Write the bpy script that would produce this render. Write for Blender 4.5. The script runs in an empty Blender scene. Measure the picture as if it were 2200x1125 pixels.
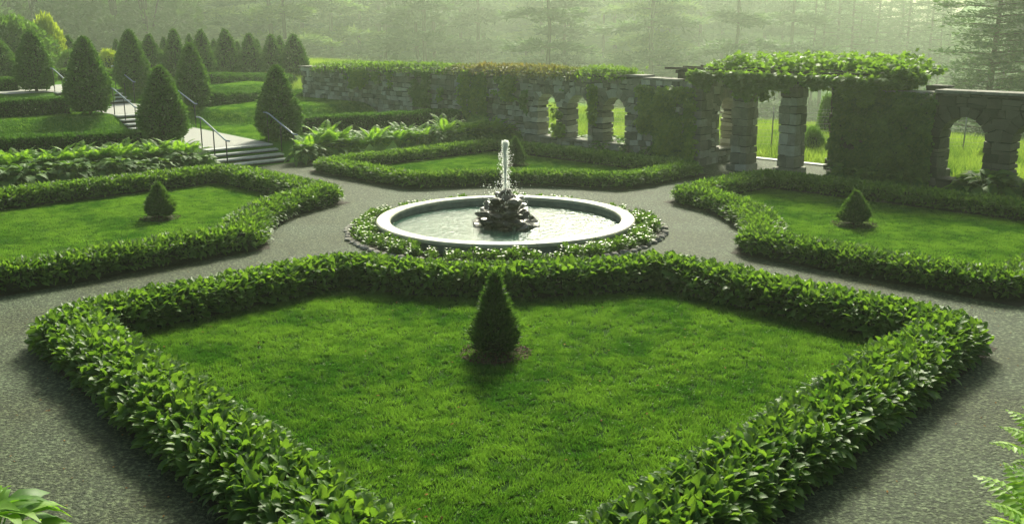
import bpy, math, random
import numpy as np
R = math.radians
rng = np.random.default_rng(7)
random.seed(7)

# ------------------------------------------------------------------ camera, sky, sun, exposure
C = bpy.context.scene.collection
sc = bpy.context.scene
H = 4.2                      # eye height above the garden floor
FPX = 2150.0                 # focal length in pixels of a 2200 px wide frame
PITCH = math.atan((562.5 - 45) / FPX)
ROLL = 0.0046
cam = bpy.data.cameras.new('camera')
cam.sensor_width = 36.0
cam.lens = 36.0 * FPX / 2200
cam.clip_end = 2000
camo = bpy.data.objects.new('camera', cam)
C.objects.link(camo)
from mathutils import Matrix, Vector, Euler
camo.matrix_world = Matrix.Translation((0, 0, H)) @ Matrix.Rotation(math.pi / 2 - PITCH, 4, 'X') @ Matrix.Rotation(ROLL * -1, 4, 'Z')
sc.camera = camo

SUN_EL, SUN_AZ = R(34), R(7)      # azimuth measured clockwise from +Y (the view direction)
world = bpy.data.worlds.new('World'); sc.world = world; world.use_nodes = True
nt = world.node_tree; nt.nodes.clear()
sky = nt.nodes.new('ShaderNodeTexSky'); sky.sky_type = 'NISHITA'; sky.sun_disc = False
sky.sun_elevation = SUN_EL; sky.sun_rotation = SUN_AZ
sky.dust_density = 4.0; sky.air_density = 1.0; sky.ozone_density = 1.0
bg = nt.nodes.new('ShaderNodeBackground'); bg.inputs[1].default_value = 0.075
wo = nt.nodes.new('ShaderNodeOutputWorld')
nt.links.new(sky.outputs[0], bg.inputs[0]); nt.links.new(bg.outputs[0], wo.inputs[0])
sl = bpy.data.lights.new('sun', 'SUN'); sl.energy = 5.0; sl.angle = R(14); sl.color = (1.0, 0.98, 0.79)
slo = bpy.data.objects.new('sun', sl); C.objects.link(slo)
sdir = Vector((math.sin(SUN_AZ) * math.cos(SUN_EL), math.cos(SUN_AZ) * math.cos(SUN_EL), math.sin(SUN_EL)))
slo.rotation_euler = sdir.to_track_quat('Z', 'Y').to_euler()
sc.view_settings.view_transform = 'Standard'; sc.view_settings.look = 'None'
sc.view_settings.exposure = 0.82; sc.view_settings.gamma = 1.0
sc.cycles.use_denoising = True
sc.cycles.max_bounces = 8; sc.cycles.transparent_max_bounces = 8; sc.cycles.volume_bounces = 1
sc.cycles.diffuse_bounces = 3; sc.cycles.transmission_bounces = 4; sc.cycles.glossy_bounces = 3

# ------------------------------------------------------------------ garden frame: t runs to the stairs, w runs to the arcade wall
YAW = math.atan(28 / FPX)
_A = math.pi / 4 - YAW
EW = np.array([math.cos(_A), math.sin(_A)])
DT = np.array([-math.sin(_A), math.cos(_A)])

def XY(t, w):
    return t * DT[0] + w * EW[0], t * DT[1] + w * EW[1]
def XYZ(t, w, z):
    x, y = XY(t, w); return (x, y, z)
def TW(x, y):
    return x * DT[0] + y * DT[1], x * EW[0] + y * EW[1]

def G(px, py, z=0.0):
    """the ground point a sight line of the survey photo meets at height z"""
    x = px - 1100; y = -(py - 562.5)
    c, s = math.cos(ROLL), math.sin(ROLL)
    x, y = c * x + s * y, -s * x + c * y
    cp, sp = math.cos(PITCH), math.sin(PITCH)
    dx, dy, dz = x, cp * FPX + sp * y, -sp * FPX + cp * y
    k = (z - H) / dz
    return dx * k, dy * k

def sstep(a, b, x):
    u = np.clip((np.asarray(x, float) - a) / (b - a), 0, 1); return u * u * (3 - 2 * u)

def hgt(t, w):
    t = np.asarray(t, float); w = np.asarray(w, float)
    near = np.clip((np.abs(w - 15.9) - 1.9) / 1.2, 0, 1)
    tt = t + 0.22 * (w - 15.35) * near
    g = 0.5 * sstep(26.6, 27.9, tt) + 0.5 * sstep(34.0, 35.7, tt) + 0.5 * sstep(40.3, 42.0, tt) + 0.2 * sstep(44, 60, tt)
    m = 1.7 * sstep(34, 52, t) - 0.03
    k = np.clip((w - 24.6) / 0.3, 0, 1)
    y = t * DT[1] + w * EW[1]; x = t * DT[0] + w * EW[0]
    drop = lambda q: np.where(q < 4, q * q * .0215, .344 + (q - 4) * .172)
    dd = np.where(w > 25, drop(np.clip(w - 34.3, 0, 130)), 0); d2 = drop(np.clip(t - 57, 0, 60))
    far = -np.maximum(dd, d2)
    az = x / np.maximum(y, 1)
    hill = 60 * sstep(225, 350, y) * (1 - .85 * sstep(.27, .32, az) * (1 - sstep(.44, .5, az)))
    return g * (1 - k) + m * k + far + hill

def hit(px, py):
    """first terrain point on a sight line"""
    x1, y1 = G(px, py, H - 1.0)                      # the line drops one metre to here
    k = np.linspace(0.5, 6.5, 6001); x = x1 * k; y = y1 * k; z = H - k
    t, w = TW(x, y); h = hgt(t, w); i = int(np.argmax(z <= h))
    return x[i], y[i], float(h[i])

# ------------------------------------------------------------------ materials
def mat(name, setup):
    m = bpy.data.materials.new(name); m.use_nodes = True
    t = m.node_tree; t.nodes.clear()
    out = t.nodes.new('ShaderNodeOutputMaterial')
    setup(t, out); return m
def N(t, kind, **kw):
    n = t.nodes.new(kind)
    for k, v in kw.items():
        if k in n.inputs: n.inputs[k].default_value = v
        else: setattr(n, k, v)
    return n
def ramp(t, src, stops):
    r = t.nodes.new('ShaderNodeValToRGB'); e = r.color_ramp.elements
    e[0].position, e[0].color = stops[0][0], (*stops[0][1], 1)
    e[1].position, e[1].color = stops[-1][0], (*stops[-1][1], 1)
    for p, c in stops[1:-1]:
        q = e.new(p); q.color = (*c, 1)
    t.links.new(src, r.inputs[0]); return r.outputs[0]

def leaf_mat(name, c1, c2, trans=0.4, rough=0.42, spec=0.5, tint=(1.25, 1.15, 0.5)):
    """leaf: glossy upper skin plus light passing through the blade; colour varies leaf by leaf"""
    def f(t, out):
        a = N(t, 'ShaderNodeAttribute', attribute_name='rnd')
        col = ramp(t, a.outputs['Fac'], [(0, c1), (1, c2)])
        p = N(t, 'ShaderNodeBsdfPrincipled', Roughness=rough)
        p.inputs['Specular IOR Level'].default_value = spec
        t.links.new(col, p.inputs['Base Color'])
        if trans > 0:
            tr = N(t, 'ShaderNodeBsdfTranslucent')
            mx = N(t, 'ShaderNodeMix', data_type='RGBA', blend_type='MULTIPLY')
            mx.inputs[0].default_value = 1.0
            t.links.new(col, mx.inputs[6]); mx.inputs[7].default_value = (*[v * 1.6 for v in tint], 1)
            t.links.new(mx.outputs[2], tr.inputs['Color'])
            ms = N(t, 'ShaderNodeMixShader'); ms.inputs[0].default_value = trans
            t.links.new(p.outputs[0], ms.inputs[1]); t.links.new(tr.outputs[0], ms.inputs[2])
            t.links.new(ms.outputs[0], out.inputs[0])
        else:
            t.links.new(p.outputs[0], out.inputs[0])
    return mat(name, f)

def noise_mat(name, stops, scale, rough=0.9, bump=0.3, detail=8, bscale=None, dist=0.02, spec=0.3, metal=0.0, second=None):
    def f(t, out):
        tc = N(t, 'ShaderNodeTexCoord')
        n = N(t, 'ShaderNodeTexNoise', Scale=scale, Detail=detail, Roughness=0.65)
        t.links.new(tc.outputs['Object'], n.inputs['Vector'])
        col = ramp(t, n.outputs['Fac'], stops)
        if second:
            n2 = N(t, 'ShaderNodeTexNoise', Scale=second[0], Detail=3)
            t.links.new(tc.outputs['Object'], n2.inputs['Vector'])
            c2 = ramp(t, n2.outputs['Fac'], second[1])
            mx = N(t, 'ShaderNodeMix', data_type='RGBA', blend_type='MULTIPLY'); mx.inputs[0].default_value = 1
            t.links.new(col, mx.inputs[6]); t.links.new(c2, mx.inputs[7]); col = mx.outputs[2]
        p = N(t, 'ShaderNodeBsdfPrincipled', Roughness=rough, Metallic=metal)
        p.inputs['Specular IOR Level'].default_value = spec
        t.links.new(col, p.inputs['Base Color'])
        nb = N(t, 'ShaderNodeTexNoise', Scale=bscale or scale * 2, Detail=6)
        t.links.new(tc.outputs['Object'], nb.inputs['Vector'])
        b = N(t, 'ShaderNodeBump', Strength=bump, Distance=dist)
        t.links.new(nb.outputs['Fac'], b.inputs['Height']); t.links.new(b.outputs[0], p.inputs['Normal'])
        t.links.new(p.outputs[0], out.inputs[0])
    return mat(name, f)

def stone_mat(name, stops, rough=0.75):
    def f(t, out):
        a = N(t, 'ShaderNodeAttribute', attribute_name='rnd')
        tc = N(t, 'ShaderNodeTexCoord')
        n = N(t, 'ShaderNodeTexNoise', Scale=5.0, Detail=8, Roughness=0.7)
        t.links.new(tc.outputs['Object'], n.inputs['Vector'])
        ad = N(t, 'ShaderNodeMath', operation='MULTIPLY_ADD'); ad.inputs[1].default_value = 0.55
        t.links.new(a.outputs['Fac'], ad.inputs[0])
        sc_ = N(t, 'ShaderNodeMath', operation='MULTIPLY'); sc_.inputs[1].default_value = 0.5
        t.links.new(n.outputs['Fac'], sc_.inputs[0]); t.links.new(sc_.outputs[0], ad.inputs[2])
        col = ramp(t, ad.outputs[0], stops)
        p = N(t, 'ShaderNodeBsdfPrincipled', Roughness=rough)
        t.links.new(col, p.inputs['Base Color'])
        nb = N(t, 'ShaderNodeTexNoise', Scale=11.0, Detail=8)
        t.links.new(tc.outputs['Object'], nb.inputs['Vector'])
        b = N(t, 'ShaderNodeBump', Strength=0.6, Distance=0.04)
        t.links.new(nb.outputs['Fac'], b.inputs['Height']); t.links.new(b.outputs[0], p.inputs['Normal'])
        t.links.new(p.outputs[0], out.inputs[0])
    return mat(name, f)

M = {}
M['hedge'] = leaf_mat('border_leaf', (0.016, 0.070, 0.010), (0.150, 0.275, 0.042), trans=0.44, rough=0.5, spec=0.3)
M['box'] = leaf_mat('clipped_hedge_leaf', (0.022, 0.078, 0.018), (0.075, 0.175, 0.030), trans=0.33, rough=0.6, spec=0.15)
M['cone'] = leaf_mat('arborvitae_spray', (0.024, 0.080, 0.018), (0.085, 0.190, 0.034), trans=0.35, rough=0.6, spec=0.15)
M['spruce'] = leaf_mat('spruce_needles', (0.018, 0.058, 0.014), (0.085, 0.175, 0.034), trans=0.38, rough=0.45, spec=0.35)
M['fern'] = leaf_mat('fern_frond', (0.080, 0.200, 0.022), (0.200, 0.360, 0.040), trans=0.5, rough=0.5, spec=0.3)
M['lime'] = leaf_mat('pale_frond', (0.16, 0.32, 0.04), (0.30, 0.48, 0.07), trans=0.45, rough=0.5, spec=0.3)
M['hosta'] = leaf_mat('hosta_leaf', (0.035, 0.105, 0.020), (0.120, 0.230, 0.040), trans=0.38, rough=0.6, spec=0.2)
M['ivy'] = leaf_mat('ivy_leaf', (0.045, 0.130, 0.016), (0.200, 0.320, 0.034), trans=0.5, rough=0.55, spec=.3)  # green raised to its sunlit look; the shaded patch has a darker copy
M['vine'] = leaf_mat('grape_vine_leaf', (0.070, 0.150, 0.025), (0.130, 0.240, 0.035), trans=0.55, rough=0.52, spec=.3)
M['vinetop'] = leaf_mat('wall_top_vine', (0.080, 0.150, 0.025), (0.200, 0.150, 0.060), trans=0.4, rough=0.5)
M['pine'] = leaf_mat('pine_needles', (0.024, 0.075, 0.036), (0.080, 0.160, 0.056), trans=0.4, rough=0.6, spec=0.2)
M['broad'] = leaf_mat('broadleaf', (0.055, 0.130, 0.022), (0.090, 0.190, 0.030), trans=0.4)
M['bright'] = leaf_mat('yellow_green_leaf', (0.160, 0.240, 0.025), (0.260, 0.340, 0.040), trans=0.5)
M['blade'] = leaf_mat('grass_blade', (0.036, 0.105, 0.014), (0.125, 0.228, 0.034), trans=0.42, rough=0.55, spec=0.15, tint=(1.05, 1.15, .55))
M['meadow'] = leaf_mat('meadow_blade', (0.028, 0.100, 0.018), (0.250, 0.370, 0.085), trans=0.42, rough=0.5, spec=0.3)
M['flowerleaf'] = leaf_mat('flower_leaf', (0.060, 0.140, 0.024), (0.110, 0.210, 0.035), trans=0.35)
M['petal'] = leaf_mat('petal', (0.55, 0.60, 0.42), (0.75, 0.78, 0.60), trans=0.3)
M['core'] = noise_mat('shaded_inside', [(0.3, (0.005, 0.008, 0.004)), (0.7, (0.014, 0.020, 0.008))], 14, rough=1, bump=0.5)  # filler inside foliage; the dark of shaded gaps is painted in its colour
M['bark'] = noise_mat('bark', [(0.3, (0.045, 0.038, 0.028)), (0.7, (0.10, 0.085, 0.06))], 9, rough=0.95, bump=0.7)
M['ground'] = noise_mat('field_grass', [(0.30, (0.040, 0.130, 0.010)), (0.55, (0.070, 0.190, 0.014)), (0.75, (0.105, 0.230, 0.020))], 26, bump=0.9, bscale=60, dist=0.03, spec=0.04,
                        second=(0.5, [(0.3, (0.75, 0.8, 0.8)), (0.7, (1.15, 1.05, 0.9))]))
M['lawn'] = noise_mat('mown_lawn', [(0.30, (0.012, 0.040, 0.004)), (0.70, (0.030, 0.080, 0.008))], 40, bump=0.8, bscale=90, dist=0.02, spec=0.04,
                      second=(0.8, [(0.3, (0.75, 0.8, 0.8)), (0.7, (1.1, 1.05, 0.9))]))
M['gravel'] = noise_mat('gravel', [(0.30, (0.010, 0.015, 0.008)), (0.50, (0.044, 0.058, 0.031)), (0.72, (0.22, 0.27, 0.155))], 24, rough=0.8, bump=1.0, bscale=34, dist=0.03, spec=0.22,
                        second=(0.55, [(0.35, (0.72, 0.70, 0.52)), (0.65, (1.0, 1.05, 1.0))]))
M['soil'] = noise_mat('soil', [(0.3, (0.018, 0.013, 0.009)), (0.7, (0.05, 0.036, 0.024))], 30, bump=1.0, bscale=40, dist=0.03)
M['chip'] = leaf_mat('bark_chip', (0.035, 0.018, 0.012), (0.12, 0.065, 0.045), trans=0, rough=.85, spec=.15)
M['stone'] = stone_mat('fieldstone', [(0.15, (0.06, 0.055, 0.04)), (0.50, (0.22, 0.21, 0.16)), (0.75, (0.42, 0.42, 0.35)), (0.95, (0.66, 0.66, 0.60))])
M['darkstone'] = stone_mat('dark_fieldstone', [(0.15, (0.022, 0.021, 0.014)), (0.5, (0.060, 0.055, 0.038)), (0.9, (0.12, 0.11, 0.08))])  # the fieldstone ramp in much darker browns
M['mortar'] = noise_mat('mortar', [(0.3, (0.018, 0.016, 0.012)), (0.7, (0.05, 0.045, 0.034))], 8, bump=0.6)
M['cap'] = noise_mat('cap_stone', [(0.3, (0.14, 0.13, 0.11)), (0.7, (0.30, 0.29, 0.25))], 6, bump=0.4)
M['step'] = noise_mat('lit_pale_stone', [(0.3, (0.32, 0.33, 0.31)), (0.7, (0.55, 0.56, 0.52))], 7, rough=0.6, bump=0.4)  # treads paled: the sky they reflect is put into this colour
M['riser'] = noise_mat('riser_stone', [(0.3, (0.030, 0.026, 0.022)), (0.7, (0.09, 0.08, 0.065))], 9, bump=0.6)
M['path'] = noise_mat('pale_gravel', [(0.3, (0.26, 0.26, 0.23)), (0.7, (0.46, 0.46, 0.42))], 45, bump=0.7, bscale=60)
M['basin'] = noise_mat('basin_stone', [(0.3, (0.34, 0.32, 0.24)), (0.7, (0.55, 0.53, 0.42))], 5, rough=0.5, bump=0.25,
                       second=(1.7, [(0.3, (0.8, 0.85, 0.8)), (0.7, (1.05, 1.05, 1.0))]))
M['basinwall'] = noise_mat('basin_wall_stone', [(0.3, (0.09, 0.11, 0.09)), (0.7, (0.22, 0.25, 0.20))], 4, rough=0.7, bump=0.3)
M['rock'] = stone_mat('wet_rock', [(0.12, (0.010, 0.007, 0.005)), (0.50, (0.040, 0.026, 0.019)), (0.75, (0.11, 0.09, 0.075)), (.95, (.26, .25, .23))], rough=0.28)
M['edging'] = noise_mat('edging_stone', [(0.3, (0.12, 0.11, 0.09)), (0.7, (0.36, 0.34, 0.30))], 6, bump=0.5)
M['wood'] = noise_mat('weathered_wood', [(0.3, (0.028, 0.024, 0.018)), (0.7, (0.085, 0.07, 0.052))], 12, bump=0.5)
M['iron'] = noise_mat('black_iron', [(0.3, (0.02, 0.02, 0.02)), (0.7, (0.04, 0.04, 0.04))], 30, rough=0.45, bump=0.05)
M['rail'] = noise_mat('skylit_rail', [(0.3, (0.22, 0.30, 0.36)), (0.7, (0.30, 0.38, 0.44))], 30, rough=0.22, bump=0.02, spec=0.7)  # blue of the reflected sky painted into the metal
M['wire'] = noise_mat('fence_wire', [(0.3, (0.20, 0.21, 0.19)), (0.7, (0.34, 0.35, 0.32))], 30, rough=0.5, bump=0.02)

def _water(t, out):
    tc = N(t, 'ShaderNodeTexCoord')
    n = N(t, 'ShaderNodeTexNoise', Scale=9.0, Detail=4, Roughness=0.6); t.links.new(tc.outputs['Object'], n.inputs['Vector'])
    n2 = N(t, 'ShaderNodeTexNoise', Scale=28.0, Detail=2); t.links.new(tc.outputs['Object'], n2.inputs['Vector'])
    ad = N(t, 'ShaderNodeMath', operation='MULTIPLY_ADD'); ad.inputs[1].default_value = 0.35
    t.links.new(n2.outputs['Fac'], ad.inputs[0]); t.links.new(n.outputs['Fac'], ad.inputs[2])
    b = N(t, 'ShaderNodeBump', Strength=1.0, Distance=0.016)
    t.links.new(ad.outputs[0], b.inputs['Height'])
    p = N(t, 'ShaderNodeBsdfPrincipled', Roughness=0.06); p.inputs['Base Color'].default_value = (0.030, 0.085, 0.062, 1)
    p.inputs['IOR'].default_value = 1.33; p.inputs['Specular IOR Level'].default_value = 0.45
    t.links.new(b.outputs[0], p.inputs['Normal']); t.links.new(p.outputs[0], out.inputs[0])
M['water'] = mat('pool_water', _water)
def _jet(t, out):
    p = N(t, 'ShaderNodeBsdfPrincipled', Roughness=0.15); p.inputs['Base Color'].default_value = (0.93, 0.96, 0.92, 1)
    p.inputs['Subsurface Weight'].default_value = 1.0; p.inputs['Subsurface Radius'].default_value = (1, 1, 1); p.inputs['Subsurface Scale'].default_value = 0.04
    tr = N(t, 'ShaderNodeBsdfTranslucent'); tr.inputs[0].default_value = (0.95, 0.97, 0.92, 1)
    ms = N(t, 'ShaderNodeMixShader'); ms.inputs[0].default_value = 0.6
    t.links.new(p.outputs[0], ms.inputs[1]); t.links.new(tr.outputs[0], ms.inputs[2]); t.links.new(ms.outputs[0], out.inputs[0])
M['jet'] = mat('aerated_water', _jet)

# ------------------------------------------------------------------ mesh builder
class MB:
    def __init__(s): s.v = []; s.f = []; s.r = []; s.n = 0
    def add(s, verts, faces, mi=0, rnd=None, smooth=False):
        """faces: int array (m,k); rnd: per-vertex values"""
        verts = np.asarray(verts, np.float32).reshape(-1, 3)
        if rnd is None: rnd = np.full(len(verts), random.random())
        elif np.isscalar(rnd): rnd = np.full(len(verts), rnd)
        s.v.append(verts); s.r.append(np.asarray(rnd, np.float32))
        fl = faces if isinstance(faces, list) and len(faces) and isinstance(faces[0], np.ndarray) else None
        if fl is None:
            byk = {}
            for q in faces: byk.setdefault(len(q), []).append(q)
            fl = [np.array(q) for q in byk.values()]
        for a in fl: s.f.append((a + s.n, mi, smooth))
        s.n += len(verts)
        return s
    def mesh(s, name, mats):
        me = bpy.data.meshes.new(name)
        V = np.concatenate(s.v); Rn = np.concatenate(s.r)
        me.vertices.add(len(V)); me.vertices.foreach_set('co', V.ravel())
        L = np.concatenate([a.ravel() for a, _, _ in s.f]).astype(np.int32)
        T = np.concatenate([np.full(len(a), a.shape[1]) for a, _, _ in s.f]).astype(np.int32)
        MI = np.concatenate([np.full(len(a), m) for a, m, _ in s.f]).astype(np.int32)
        SM = np.concatenate([np.full(len(a), q) for a, _, q in s.f]).astype(bool)
        me.loops.add(len(L)); me.loops.foreach_set('vertex_index', L)
        me.polygons.add(len(T))
        st = np.concatenate([[0], np.cumsum(T)[:-1]]).astype(np.int32)
        me.polygons.foreach_set('loop_start', st)
        me.polygons.foreach_set('material_index', MI)
        me.polygons.foreach_set('use_smooth', SM)
        at = me.attributes.new('rnd', 'FLOAT', 'POINT'); at.data.foreach_set('value', Rn)
        for m in mats: me.materials.append(m)
        me.update(calc_edges=True); 
        return me

def link(name, data, parent=None, loc=(0, 0, 0), rz=0.0, scale=None):
    o = bpy.data.objects.new(name, data); C.objects.link(o)
    o.location = loc; o.rotation_euler = (0, 0, rz)
    if scale is not None: o.scale = scale
    if parent is not None: o.parent = parent
    return o
def tag(o, label=None, cat=None, group=None, kind=None):
    if label: o['label'] = label
    if cat: o['category'] = cat
    if group: o['group'] = group
    if kind: o['kind'] = kind
    return o
def unit(a): return a / np.maximum(np.linalg.norm(a, axis=-1, keepdims=True), 1e-9)

# leaf templates: (x along, y across, z up), faces
T_FULL = (np.array([(0, 0, 0), (.28, .36, .05), (.30, 0, 0), (.28, -.36, .05), (.72, .46, .0), (.74, 0, -.05), (.72, -.46, .0), (1, 0, -.15)]),
          [np.array([(1, 2, 5, 4), (2, 3, 6, 5)]), np.array([(0, 2, 1), (0, 3, 2), (4, 5, 7), (5, 6, 7)])])
T_ROUND = (np.array([(0, 0, 0), (.22, .27, .03), (.24, 0, -.01), (.22, -.27, .03), (.48, .47, .05), (.50, 0, -.01), (.48, -.47, .05), (.74, .46, .02), (.76, 0, -.04), (.74, -.46, .02), (.93, .24, -.05), (.94, 0, -.09), (.93, -.24, -.05), (1.02, 0, -.14)]),
           [np.array([(1, 2, 5, 4), (2, 3, 6, 5), (4, 5, 8, 7), (5, 6, 9, 8), (7, 8, 11, 10), (8, 9, 12, 11)]), np.array([(0, 2, 1), (0, 3, 2), (10, 11, 13), (11, 12, 13)])])
T_MID = (np.array([(0, 0, 0), (.45, .5, .05), (.5, 0, -.01), (.45, -.5, .05), (1, 0, -.14)]),
         [np.array([(0, 2, 1), (0, 3, 2), (1, 2, 4), (2, 3, 4)])])
T_DIA = (np.array([(0, 0, 0), (.45, .5, .0), (.45, -.5, .0), (1, 0, -.08)]), [np.array([(0, 2, 3, 1)])])
T_BLADE = (np.array([(0, .5, 0), (0, -.5, 0), (1, 0, 0)]), [np.array([(0, 1, 2)])])
# vine / maple-like leaf with lobes
T_LOBE = (np.array([(0, 0, 0), (.10, .42, .03), (.42, .30, .0), (.62, .55, -.04), (.66, .16, -.04), (1, 0, -.14), (.66, -.16, -.04), (.62, -.55, -.04), (.42, -.30, .0), (.10, -.42, .03)]),
          [np.array([(0, 2, 1), (0, 9, 8), (2, 4, 3), (8, 7, 6), (4, 6, 5)]), np.array([(0, 8, 6, 4)]), np.array([(0, 4, 2)])])
# heart shaped hosta leaf
T_HEART = (np.array([(0, 0, 0), (.12, .42, .05), (.14, 0, .0), (.12, -.42, .05), (.45, .5, .06), (.5, 0, .0), (.45, -.5, .06), (.78, .26, -.04), (.8, 0, -.08), (.78, -.26, -.04), (1.06, 0, -.24)]),
           [np.array([(1, 2, 5, 4), (2, 3, 6, 5), (4, 5, 8, 7), (5, 6, 9, 8)]), np.array([(0, 2, 1), (0, 3, 2), (7, 8, 10), (8, 9, 10)])])

def leaves(mb, P, D, Nn, L, W, tmpl, mi=0, rnd=None, curl=0.0):
    n = len(P)
    if n == 0: return
    D = unit(D); B = unit(np.cross(Nn, D)); Z = np.cross(D, B)
    tv, tf = tmpl
    L = np.broadcast_to(L, (n,))[:, None, None]; W = np.broadcast_to(W, (n,))[:, None, None]
    V = P[:, None, :] + D[:, None, :] * tv[None, :, 0:1] * L + B[:, None, :] * tv[None, :, 1:2] * W \
        + Z[:, None, :] * (tv[None, :, 2:3] - curl * tv[None, :, 0:1] ** 2) * L
    k = len(tv); off = (np.arange(n) * k)
    F = [(a[None] + off[:, None, None]).reshape(-1, a.shape[1]) for a in tf]
    if rnd is None: rnd = rng.random(n)
    mb.add(V.reshape(-1, 3), F, mi, np.repeat(rnd, k), tmpl is T_ROUND or tmpl is T_HEART)

def vnoise(P, scale, seed=0):
    """cheap smooth 3-D value noise in 0..1"""
    r = np.random.default_rng(seed + 991); tab = r.random(4096)
    q = np.asarray(P, float) * scale; i = np.floor(q).astype(int); f = q - i; f = f * f * (3 - 2 * f)
    def hsh(a, b, c): return tab[(a * 73 + b * 179 + c * 283 + a * b * 7 + b * c * 13) & 4095]
    o = 0
    for dx in (0, 1):
        for dy in (0, 1):
            for dz in (0, 1):
                wt = (f[..., 0] if dx else 1 - f[..., 0]) * (f[..., 1] if dy else 1 - f[..., 1]) * (f[..., 2] if dz else 1 - f[..., 2])
                o = o + wt * hsh(i[..., 0] + dx, i[..., 1] + dy, i[..., 2] + dz)
    return o

def box(mb, c0, c1, frame=None, mi=0, rnd=None, jit=0.0):
    """axis box between corners, frame maps (a,b,z) -> xyz"""
    (a0, b0, z0), (a1, b1, z1) = c0, c1
    v = np.array([(a, b, z) for z in (z0, z1) for b in (b0, b1) for a in (a0, a1)], float)
    if jit: v = v + rng.uniform(-jit, jit, v.shape)
    if frame: v = np.array([frame(*q) for q in v])
    mb.add(v, [(0, 2, 3, 1), (4, 5, 7, 6), (0, 1, 5, 4), (2, 6, 7, 3), (0, 4, 6, 2), (1, 3, 7, 5)], mi, rnd)
TWF = lambda t, w, z: XYZ(-t, w, z) if False else XYZ(t, w, z)

def tube(mb, pts, r, seg=8, mi=0, rnd=None, smooth=True):
    pts = np.array(pts, float); n = len(pts); r = np.broadcast_to(r, (n,))
    tg = np.gradient(pts, axis=0); tg = unit(tg)
    up = np.array([0, 0, 1.0]) if abs(tg[0][2]) < 0.9 else np.array([1.0, 0, 0])
    a = np.linspace(0, 2 * np.pi, seg, endpoint=False); V = []
    for i in range(n):
        x = unit(np.cross(tg[i], up)); y = np.cross(tg[i], x)
        V.append(pts[i] + r[i] * (np.cos(a)[:, None] * x + np.sin(a)[:, None] * y))
    F = []
    for i in range(n - 1):
        for j in range(seg):
            F.append((i * seg + j, i * seg + (j + 1) % seg, (i + 1) * seg + (j + 1) % seg, (i + 1) * seg + j))
    F.append(tuple(range(seg))[::-1]); F.append(tuple((n - 1) * seg + j for j in range(seg)))
    mb.add(np.concatenate(V), F, mi, rnd, smooth)

def lathe(mb, prof, seg=64, mi=0, rnd=0.5, smooth=False, c=(0, 0, 0), close=True):
    prof = np.array(prof, float); a = np.linspace(0, 2 * np.pi, seg, endpoint=False)
    V = np.stack([prof[None, :, 0] * np.cos(a)[:, None] + c[0], prof[None, :, 0] * np.sin(a)[:, None] + c[1], np.broadcast_to(prof[None, :, 1] + c[2], (seg, len(prof)))], -1)
    k = len(prof); F = []
    for i in range(seg):
        for j in range(k if close else k - 1):
            F.append((i * k + j, ((i + 1) % seg) * k + j, ((i + 1) % seg) * k + (j + 1) % k, i * k + (j + 1) % k))
    mb.add(V.reshape(-1, 3), F, mi, rnd, smooth)

_ico = None
def ico():
    global _ico
    if _ico is None:
        import bmesh
        bm = bmesh.new(); bmesh.ops.create_icosphere(bm, subdivisions=2, radius=1)
        _ico = (np.array([v.co[:] for v in bm.verts]), np.array([[v.index for v in f.verts] for f in bm.faces])); bm.free()
    return _ico
def rock_verts(sx, sy, sz, cuts=9):
    v, f = ico(); v = v.copy()
    for _ in range(cuts):
        n = unit(rng.normal(size=3)); dlim = rng.uniform(0.55, 0.85)
        dd = v @ n; ex = np.maximum(dd - dlim, 0); v = v - ex[:, None] * n
    v = v * (1 + 0.06 * rng.normal(size=(len(v), 1)))
    return v * np.array([sx, sy, sz]), f

# ------------------------------------------------------------------ setting: ground, gravel, lawns, soil
def axis(lo, a, b, hi, fine):
    mid = np.arange(a, b + fine, fine)
    l = a - np.cumsum(fine * 1.25 ** np.arange(1, 40)); r = mid[-1] + np.cumsum(fine * 1.25 ** np.arange(1, 40))
    return np.concatenate([l[l > lo][::-1], mid, r[r < hi]])
ta = axis(-200, -4, 56, 380, 0.4); wa = axis(-200, -6, 40, 380, 0.4)
TT, WW = np.meshgrid(ta, wa, indexing='ij')
X_, Y_ = XY(TT, WW); Z_ = hgt(TT, WW)
mb = MB(); nn = len(wa)
i, j = np.meshgrid(np.arange(len(ta) - 1), np.arange(nn - 1), indexing='ij'); k = (i * nn + j).ravel()
mb.add(np.stack([X_, Y_, Z_], -1).reshape(-1, 3), [np.stack([k, k + 1, k + nn + 1, k + nn], -1)[:, ::-1]], 0, 0.5, True)
tag(link('ground', mb.mesh('ground', [M['ground']])), kind='structure')

def sheet(name, poly, z, m, kind='structure'):
    b = MB(); b.add([XYZ(t, w, z) for t, w in poly], [tuple(range(len(poly)))[::-1]], 0, 0.5)
    return tag(link(name, b.mesh(name, [M[m]])), kind=kind)
def rect(t0, t1, w0, w1): return [(t0, w0), (t0, w1), (t1, w1), (t1, w0)]
sheet('gravel_path', rect(-2, 26.75, -2, 24.5), 0.012, 'gravel')
sheet('pergola_floor', rect(12.4, 17.5, 24.5, 26.9), 0.012, 'gravel')
sheet('landing_path', [(27.95, 14.3), (27.95, 16.5), (34.15, 17.1), (34.15, 14.95)], 0.512, 'path')
sheet('landing_path', [(35.6, 14.95), (35.6, 17.1), (40.4, 17.7), (40.4, 15.25)], 1.012, 'path')
sheet('landing_path', rect(41.9, 52, 13.4, 17.7), 1.515, 'path')
POOL = (14.65, 14.15)
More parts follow.
